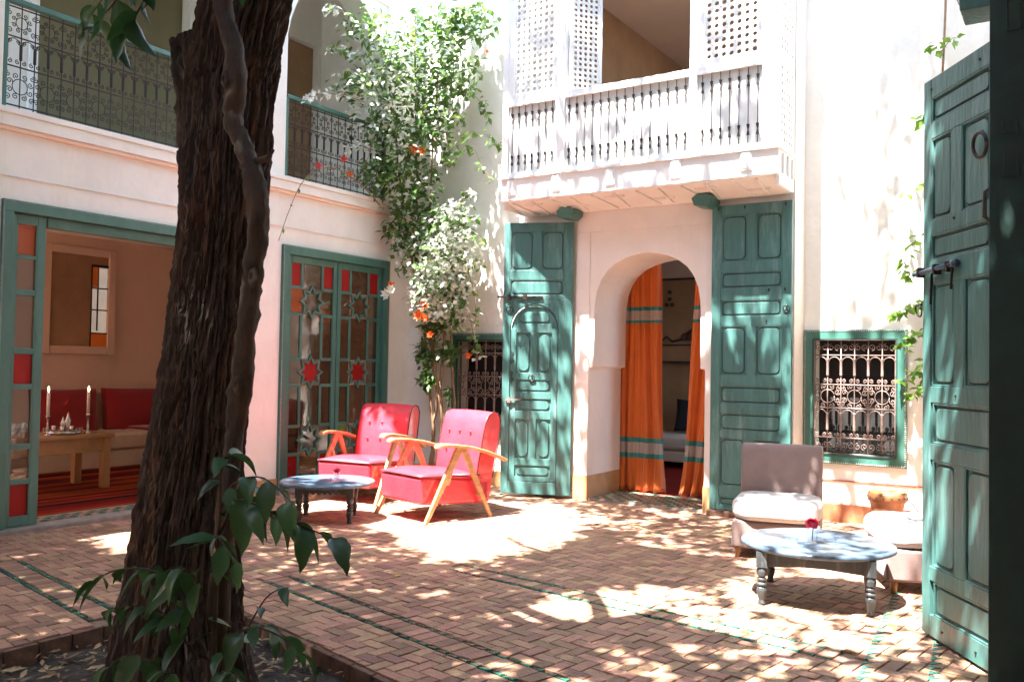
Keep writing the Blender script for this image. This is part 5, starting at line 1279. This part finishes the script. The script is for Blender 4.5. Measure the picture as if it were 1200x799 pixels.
for (zk,xk,yk) in ((2.36,0.035,-0.038),(1.66,0.20,-0.036),(1.30,0.14,-0.038)):
    b = MB(); b.lathe([(0.024,-0.006),(0.020,0.004),(0.010,0.008),(0.006,0.002),(0.0005,0.0)],12,cap=False); o = obj('knot', b, M['stem'], cl, smooth=True, loc=(xk,yk,zk), rot=(PI/2,0,0)); o.scale = (0.8,1.5,1)
for (zi,dx) in ((1.98,0.09),(1.80,0.06)):
    b = MB(); b.tube([(0.13,0.0,zi+0.08-0.0),(0.13+dx,0.0,zi+0.09),(0.14+dx*1.3,-0.01,zi+0.11)],[0.016,0.010,0.005],8); obj('broken_twig', b, M['stem'], cl, smooth=True)

# ------------------------------------------------------------ big-leaved shrub at the foot of the tree, and hanging sprays
def big_leaf_mesh(L_=0.13, W2=0.055, fold=0.25, droop=0.25, seed=0):
    n = 8; vs = []; fs = []
    for i in range(n+1):
        t = i/n; wv = W2*0.5*(math.sin(PI*min(1,t**0.75))**0.9)*(1.0 if t < 0.97 else 0.3); y = t*L_; z = -droop*L_*t*t
        wob = 0.04*W2*math.sin(t*17+seed)
        vs += [(-wv+wob,y,z+fold*wv),(0,y,z),(wv+wob,y,z+fold*wv)]
    for i in range(n): a = i*3; fs += [(a,a+1,a+4,a+3),(a+1,a+2,a+5,a+4)]
    mb = MB(); mb.add(vs,fs); me = bpy.data.meshes.new('leaf'); me.from_pydata(mb.v,[],mb.f); me.materials.append(M['bigleaf'])
    for p in me.polygons: p.use_smooth = True
    return me
BL = [big_leaf_mesh(1.0,0.42+0.06*k,0.2+0.15*k,0.15+0.15*k,k) for k in range(4)]
rs = random.Random(31)
def place_leaf(parent, base, d, size, origin):
    d = d.normalized(); up = Vector((rs.gauss(0,0.35),rs.gauss(0,0.35),1)); x = d.cross(up).normalized(); z = x.cross(d)
    m = Matrix((x,d,z)).transposed().to_4x4(); o = link('leaf', rs.choice(BL), parent); e = m.to_euler(); o.rotation_euler = e
    o.location = base-origin; s = size; o.scale = (s,s,s)
def spray(parent, origin, pts, rad, nleaf, size, droop=0.6, side=None):
    P = smooth_path(pts,6); b = MB(); b.tube([p-origin for p in P],[rad*(1-0.75*i/(len(P)-1)) for i in range(len(P))],6); obj('twig', b, M['stem'], parent, smooth=True)
    for k in range(nleaf):
        t = 0.15+0.85*(k+0.5)/nleaf; i = min(len(P)-2,int(t*(len(P)-1))); p = P[i]; tg = (P[i+1]-P[i]).normalized()
        s = tg.cross(Vector((0,0,1))); s = s.normalized()*(1 if k%2 else -1)
        d = tg*0.5+s*0.8*rs.uniform(0.4,1.1)+Vector((0,0,-droop*rs.uniform(0.5,1.5)))+Vector((rs.gauss(0,.2),rs.gauss(0,.2),0))
        place_leaf(parent, p, d, size*rs.uniform(0.55,1.25), origin)
shb = thing('broadleaf_shrub', 'glossy dark green broadleaf shoots at the foot of the tree trunk', 'shrub', (-2.50,2.0,-0.08))
O1 = Vector((-2.50,2.0,-0.08))
spray(shb,O1,[(-2.45,1.98,-0.08),(-2.44,1.97,0.4),(-2.42,1.96,0.75),(-2.40,1.95,0.95),(-2.35,1.94,1.0)],0.010,9,0.120,0.5)
spray(shb,O1,[(-2.43,1.97,0.72),(-2.33,1.95,0.84),(-2.22,1.95,0.84),(-2.08,1.97,0.80),(-1.92,2.0,0.76)],0.007,12,0.120,0.45)
spray(shb,O1,[(-2.43,1.97,0.80),(-2.34,1.95,0.90),(-2.20,1.95,0.93),(-2.06,1.95,0.86)],0.005,8,0.104,0.5)
spray(shb,O1,[(-2.44,1.97,0.6),(-2.40,1.93,0.72),(-2.33,1.90,0.72),(-2.24,1.9,0.66)],0.005,8,0.120,0.8)
spray(shb,O1,[(-2.47,1.97,0.3),(-2.58,1.93,0.52),(-2.70,1.90,0.58),(-2.86,1.88,0.56),(-3.00,1.88,0.50)],0.007,13,0.120,0.5)
spray(shb,O1,[(-2.50,1.95,0.3),(-2.60,1.90,0.44),(-2.74,1.86,0.46),(-2.88,1.84,0.42)],0.005,10,0.112,0.8)
spray(shb,O1,[(-2.46,1.97,0.35),(-2.45,1.92,0.55),(-2.50,1.88,0.62),(-2.56,1.86,0.60)],0.005,8,0.120,0.9)
spray(shb,O1,[(-2.44,1.97,0.1),(-2.34,1.93,0.36),(-2.22,1.92,0.46),(-2.10,1.93,0.46),(-2.0,1.95,0.41)],0.006,11,0.112,0.5)
spray(shb,O1,[(-2.42,1.95,0.1),(-2.34,1.90,0.28),(-2.24,1.88,0.33),(-2.14,1.88,0.27)],0.005,9,0.112,0.8)
spray(shb,O1,[(-2.48,1.93,0.05),(-2.56,1.85,0.28),(-2.64,1.80,0.33),(-2.74,1.78,0.27)],0.005,9,0.112,0.7)
spray(shb,O1,[(-2.45,1.90,0.0),(-2.42,1.82,0.24),(-2.40,1.76,0.34)],0.005,8,0.112,0.6)
spray(shb,O1,[(-2.47,1.90,0.0),(-2.50,1.80,0.18),(-2.60,1.72,0.24)],0.005,7,0.104,0.6)
spray(shb,O1,[(-2.30,1.93,0.35),(-2.18,1.95,0.55),(-2.09,1.97,0.60)],0.004,4,0.080,0.3)
O2 = Vector((-2.6,2.0,3.3))
hg = thing('hanging_spray', 'dark leafy sprays hanging from the tree across the top left gallery', 'branch', O2)
spray(hg,O2,[(-2.6,2.0,3.3),(-2.75,1.98,2.95),(-2.88,1.98,2.72),(-2.98,1.98,2.60),(-3.12,2.0,2.53)],0.008,12,0.15,0.9)
spray(hg,O2,[(-2.8,1.98,2.85),(-3.0,1.98,2.74),(-3.2,2.0,2.66),(-3.36,2.02,2.61)],0.006,7,0.13,0.9)
spray(hg,O2,[(-2.9,1.98,2.85),(-3.1,1.98,2.80),(-3.26,2.0,2.70),(-3.38,2.02,2.66)],0.005,9,0.11,0.9)
spray(hg,O2,[(-2.8,1.98,2.85),(-2.84,1.9,2.7),(-2.80,1.88,2.62)],0.005,6,0.13,0.9)
spray(hg,O2,[(-2.6,1.95,3.2),(-2.45,1.9,2.85),(-2.35,1.88,2.68),(-2.25,1.88,2.60)],0.006,10,0.14,0.9)
spray(hg,O2,[(-2.5,1.95,2.95),(-2.3,1.9,2.72),(-2.12,1.9,2.62)],0.005,7,0.13,0.8)

# ------------------------------------------------------------ bougainvillea / trumpet climber in the corner
vn = thing('flowering_climber', 'tall leafy climber with bracts and leaves coloured sun-white and with orange flowers in the courtyard corner', 'climbing plant', (-6.1,7.85,0.0))
VO = Vector((-6.1,7.85,0.0)); rv = random.Random(77)
stems = [[(-6.10,7.86,0.0),(-6.12,7.84,0.5),(-6.06,7.82,1.0),(-6.14,7.80,1.6),(-6.2,7.75,2.3),(-6.3,7.7,3.1),(-6.3,7.65,4.0),(-6.3,7.6,5.2)],
         [(-5.95,7.88,0.0),(-5.98,7.86,0.6),(-6.03,7.84,1.1),(-5.95,7.80,1.7),(-6.05,7.75,2.4),(-6.1,7.7,3.3),(-6.0,7.65,4.6)],
         [(-6.2,7.85,0.0),(-6.10,7.83,0.45),(-6.16,7.82,1.0),(-6.22,7.8,1.6),(-6.35,7.72,2.4),(-6.45,7.6,3.3),(-6.45,7.4,4.3)],
         [(-5.88,7.88,0.3),(-5.86,7.88,0.9),(-5.90,7.86,1.5),(-5.85,7.8,2.2)],
         [(-6.05,7.86,0.0),(-6.0,7.84,0.7),(-6.10,7.80,1.4),(-6.0,7.75,2.2)]]
for s_ in stems:
    P = smooth_path(s_,6); P = [p+Vector((rv.gauss(0,0.006),rv.gauss(0,0.004),0)) for p in P]
    b = MB(); b.tube([p-VO for p in P],[0.020*(1-0.6*i/len(P)) for i in range(len(P))],8); obj('stem', b, M['twig'], vn, smooth=True)
lf = MB(); wf = MB(); of_ = MB()
def cluster(c, r_, n, white=0.0, sq=(1,1,1), wander=True):
    for k in range(int(n*((0.78 if c[0] < -6.2 else 1.0) if r_ > 0.15 else 1.0))+(1 if n == 1 else 0)*0):
        v = Vector((rv.gauss(0,1),rv.gauss(0,1),rv.gauss(0,1))).normalized()*rv.random()**0.45
        p = Vector(c)+Vector((v.x*r_*sq[0],v.y*r_*sq[1],v.z*r_*sq[2]))
        if p.y > 8.02: p.y = 8.02
        if p.x < -6.62 and p.z < 3.1: p.x = -6.60
        d = Vector((rv.gauss(0,0.8),rv.gauss(-0.3,0.7),rv.gauss(-0.4,0.5))).normalized()
        if rv.random() < white*1.35: leaf_quad(wf, p-VO, d, Vector((rv.gauss(0,.6),rv.gauss(-0.4,.6),1)).normalized(), rv.uniform(0.05,0.085), rv.uniform(0.04,0.06))  # part of these whites paint sun glare on leaves, the rest are bracts
        else: leaf_quad(lf, p-VO, d, Vector((rv.gauss(0,.6),rv.gauss(-0.4,.6),1)).normalized(), rv.uniform(0.055,0.12), rv.uniform(0.04,0.07))
def trail(pts, n, r_=0.04, white=0.0, stem=0.004):
    P = smooth_path(pts,5); b.tube
    st_.tube([p-VO for p in P], [stem*(1-0.6*i/len(P)) for i in range(len(P))], 5)
    for k in range(n):
        i = int(rv.random()*(len(P)-1)); cluster(P[i], r_, 1, white)
st_ = MB()
# (centre, radius, leaves, white share, squash)
for c,r_,n,wh,sq in [
    ((-5.98,7.66,2.12),0.40,760,0.55,(1.05,0.6,0.95)), ((-5.78,7.64,2.45),0.40,720,0.6,(1.05,0.55,1)), ((-5.7,7.62,2.85),0.26,260,0.5,(1.1,0.5,0.9)), ((-6.25,7.62,2.55),0.30,380,0.30,(1,0.7,1)),
    ((-6.0,7.68,2.85),0.30,360,0.35,(1.1,0.6,0.8)), ((-6.4,7.55,2.9),0.28,300,0.08,(1,0.7,1.1)), ((-6.25,7.6,3.25),0.34,380,0.08,(1,0.7,1)),
    ((-6.35,7.5,3.65),0.36,420,0.22,(1.1,0.8,1)), ((-6.1,7.6,4.0),0.40,480,0.12,(1.2,0.8,0.9)), ((-6.5,7.2,3.95),0.34,360,0.45,(1,1,0.8)),
    ((-6.5,6.95,4.25),0.32,300,0.35,(1,1.1,0.6)), ((-6.3,7.4,4.45),0.42,520,0.15,(1.2,0.9,0.9)), ((-5.85,7.65,4.45),0.38,400,0.06,(1.2,0.7,0.9)),
    ((-6.4,7.1,4.8),0.42,460,0.3,(1.1,1,0.8)), ((-5.95,7.6,4.95),0.42,420,0.05,(1.3,0.7,0.8)), ((-5.6,7.7,5.0),0.30,240,0.08,(1.2,0.6,0.8)),
    ((-6.1,7.78,1.72),0.20,170,0.15,(0.9,0.5,1)), ((-6.2,7.8,1.42),0.16,130,0.08,(1,0.5,1.1)), ((-5.92,7.8,1.45),0.13,90,0.05,(1,0.5,1.2)),
    ((-6.18,7.8,1.15),0.12,90,0.1,(1,0.5,1)), ((-5.80,7.75,1.8),0.16,90,0.3,(1,0.5,1)), ((-5.88,7.85,0.5),0.06,24,0.2,(1,0.5,2)), ((-5.9,7.85,1.0),0.05,20,0.0,(1,0.5,2.5)),
    ((-5.72,7.7,2.1),0.20,150,0.3,(1,0.5,1.1)), ((-6.45,7.3,3.35),0.25,240,0.05,(1,1,1))]:
    cluster(c,r_,n,wh,sq)
for pts,n,wh in [([(-5.9,7.65,3.5),(-5.6,7.6,3.75),(-5.3,7.6,3.72),(-5.08,7.62,3.55)],46,0),([(-5.8,7.65,3.45),(-5.5,7.6,3.62),(-5.35,7.6,3.4),(-5.2,7.6,3.2)],26,0),
    ([(-5.9,7.6,4.3),(-5.6,7.6,4.25),(-5.35,7.6,4.05),(-5.3,7.6,3.9)],40,0),([(-5.95,7.6,4.1),(-5.8,7.6,3.7),(-5.8,7.6,3.35)],36,0),([(-5.7,7.65,2.5),(-5.5,7.65,2.2),(-5.45,7.68,1.85),(-5.52,7.7,1.6)],26,0.1),
    ([(-5.6,7.65,2.7),(-5.4,7.62,2.65),(-5.3,7.62,2.55)],12,0.1),([(-5.7,7.7,3.0),(-5.55,7.6,3.12),(-5.4,7.6,3.1)],22,0.3),([(-5.6,7.75,1.9),(-5.55,7.8,1.6),(-5.5,7.82,1.35)],26,0.4),
    ([(-6.5,7.0,4.1),(-6.5,6.7,4.08),(-6.5,6.4,4.02),(-6.5,6.15,3.9)],46,0.7),([(-6.5,7.1,4.5),(-6.5,6.8,4.55),(-6.5,6.45,4.5)],44,0.5),([(-6.5,7.2,3.6),(-6.5,6.95,3.62),(-6.5,6.75,3.5)],34,0.75),
    ([(-6.45,7.2,3.9),(-6.4,7.0,3.5),(-6.4,6.9,3.25)],26,0.0),([(-6.5,6.9,4.9),(-6.5,6.6,4.95),(-6.5,6.35,4.85)],40,0.5)]:
    trail(pts,n,0.045,wh)
# long arching shoot in front of the left wall
arch = smooth_path([(-6.45,7.25,3.02),(-6.45,7.05,3.14),(-6.45,6.8,3.24),(-6.45,6.55,3.28),(-6.45,6.3,3.22),(-6.45,6.1,3.04),(-6.45,5.95,2.75),(-6.45,5.83,2.45)],6)
st_.tube([p-VO for p in arch],[0.007*(1-0.6*i/len(arch)) for i in range(len(arch))],6)
for i in range(3,len(arch),4):
    d = (arch[min(i+1,len(arch)-1)]-arch[i-1]).normalized()*0.5+Vector((0.3,0,rv.choice((-0.7,0.5)))); leaf_quad(lf, arch[i]-VO, d.normalized(), Vector((0.6,0,0.6)), 0.07, 0.035)
obj('tendrils', st_, M['twig'], vn, smooth=True, kind='stuff')
obj('foliage', lf, M['vineleaf'], vn, kind='stuff'); obj('sun_white_leaves_bracts', wf, M['sunwhitebloom'], vn, kind='stuff')
def blossom(c, r_, m):
    b = MB(); c = Vector(c)-VO
    for q_ in range(7):
        a = q_*2*PI/7+rv.uniform(-.2,.2); d = Vector((math.cos(a)*0.8,-0.7,math.sin(a)*0.8)).normalized(); leaf_quad(b, c, d, Vector((0,-1,0.2)), r_, r_*0.6)
    b.tube([c+Vector((0,0.05,0.02)),c],[0.004,0.012],6); obj('flower', b, m, vn)
for c,r_,m in [((-6.12,7.45,3.62),0.09,'orangebloom'),((-6.02,7.45,3.60),0.07,'orangebloom'),((-5.98,7.50,1.93),0.08,'orangebloom'),((-6.04,7.48,1.83),0.09,'orangebloom'),((-5.95,7.48,1.80),0.07,'orangebloom'),
    ((-5.9,7.5,1.62),0.06,'orangebloom'),((-6.5,6.75,3.42),0.06,'pinkbloom'),((-6.5,6.40,3.28),0.06,'pinkbloom'),((-6.5,6.85,3.28),0.06,'orangebloom'),
    ((-5.55,7.72,1.40),0.055,'orangebloom'),((-5.30,7.6,4.6),0.035,'orangebloom'),((-6.35,7.3,2.05),0.09,'sunwhitebloom'),((-6.28,7.3,2.10),0.08,'sunwhitebloom'),((-6.30,7.3,2.16),0.05,'orangebloom')]:
    blossom(c, r_, M[m])
# thin plant on the far right wall beside the big door
v2 = thing('wall_creeper', 'thin fresh green creeper on the white wall beside the big teal door leaf', 'climbing plant', (-1.0,7.9,0.0)); VO = Vector((-1.0,7.9,0.0))
st_ = MB(); lf = MB(); wf = MB()
P = smooth_path([(-0.96,7.95,5.0),(-0.97,7.92,4.3),(-0.985,7.9,3.8),(-1.0,7.9,3.4),(-1.0,7.9,2.6),(-1.05,7.88,1.9),(-1.0,7.9,1.2),(-1.0,7.9,0)],6)
st_.tube([p-VO for p in P],0.010,6)
for pts,n in [([(-1.0,7.88,3.45),(-1.1,7.85,3.4),(-1.25,7.85,3.35)],14),([(-1.0,7.88,2.8),(-1.15,7.85,2.82),(-1.28,7.85,2.78)],12),([(-1.0,7.86,2.5),(-1.15,7.8,2.4),(-1.25,7.8,2.2),(-1.2,7.8,2.05)],40),
    ([(-1.05,7.86,1.9),(-1.2,7.8,1.85),(-1.33,7.8,1.75)],36),([(-1.05,7.86,1.65),(-1.2,7.8,1.6),(-1.28,7.8,1.5)],40),([(-1.0,7.86,1.5),(-1.12,7.8,1.35),(-1.28,7.78,1.2)],50),([(-1.0,7.86,1.3),(-1.12,7.8,1.2),(-1.2,7.78,1.08)],40),([(-1.0,7.86,3.9),(-1.05,7.86,4.0),(-1.1,7.86,3.98)],8),([(-1.0,7.86,3.9),(-0.92,7.86,4.0),(-0.88,7.86,4.0)],8)]:
    trail(pts,n,0.045)
obj('stem', st_, M['twig'], v2, smooth=True); obj('foliage', lf, leafmat('fresh_creeper_leaf',(0.12,0.26,0.03),0.4,0.5,0.3), v2, kind='stuff')
# a few fallen leaves on the paving
fm = BL[0]
yl = leafmat('yellow_fallen_leaf',(0.75,0.45,0.04),0.2,0.6,0.2); fmb = fm.copy(); fmb.materials.clear(); fmb.materials.append(yl)
for k,(x,y,where) in enumerate(((-3.55,4.20,'left of the middle of the paving'),(-2.52,4.55,'near the green tile border'),(-2.35,4.70,'just beyond the green tile border'),(-0.86,4.95,'between the low table and the big door'),(-1.45,4.35,'in front of the low table'))):
    o = link('fallen_leaf', fmb, None, (x,y,0.006), (0,R(4),k*1.3)); o.scale = (0.055,0.055,0.03); tag(o, 'small yellow fallen leaf on the bricks '+where, 'leaf')
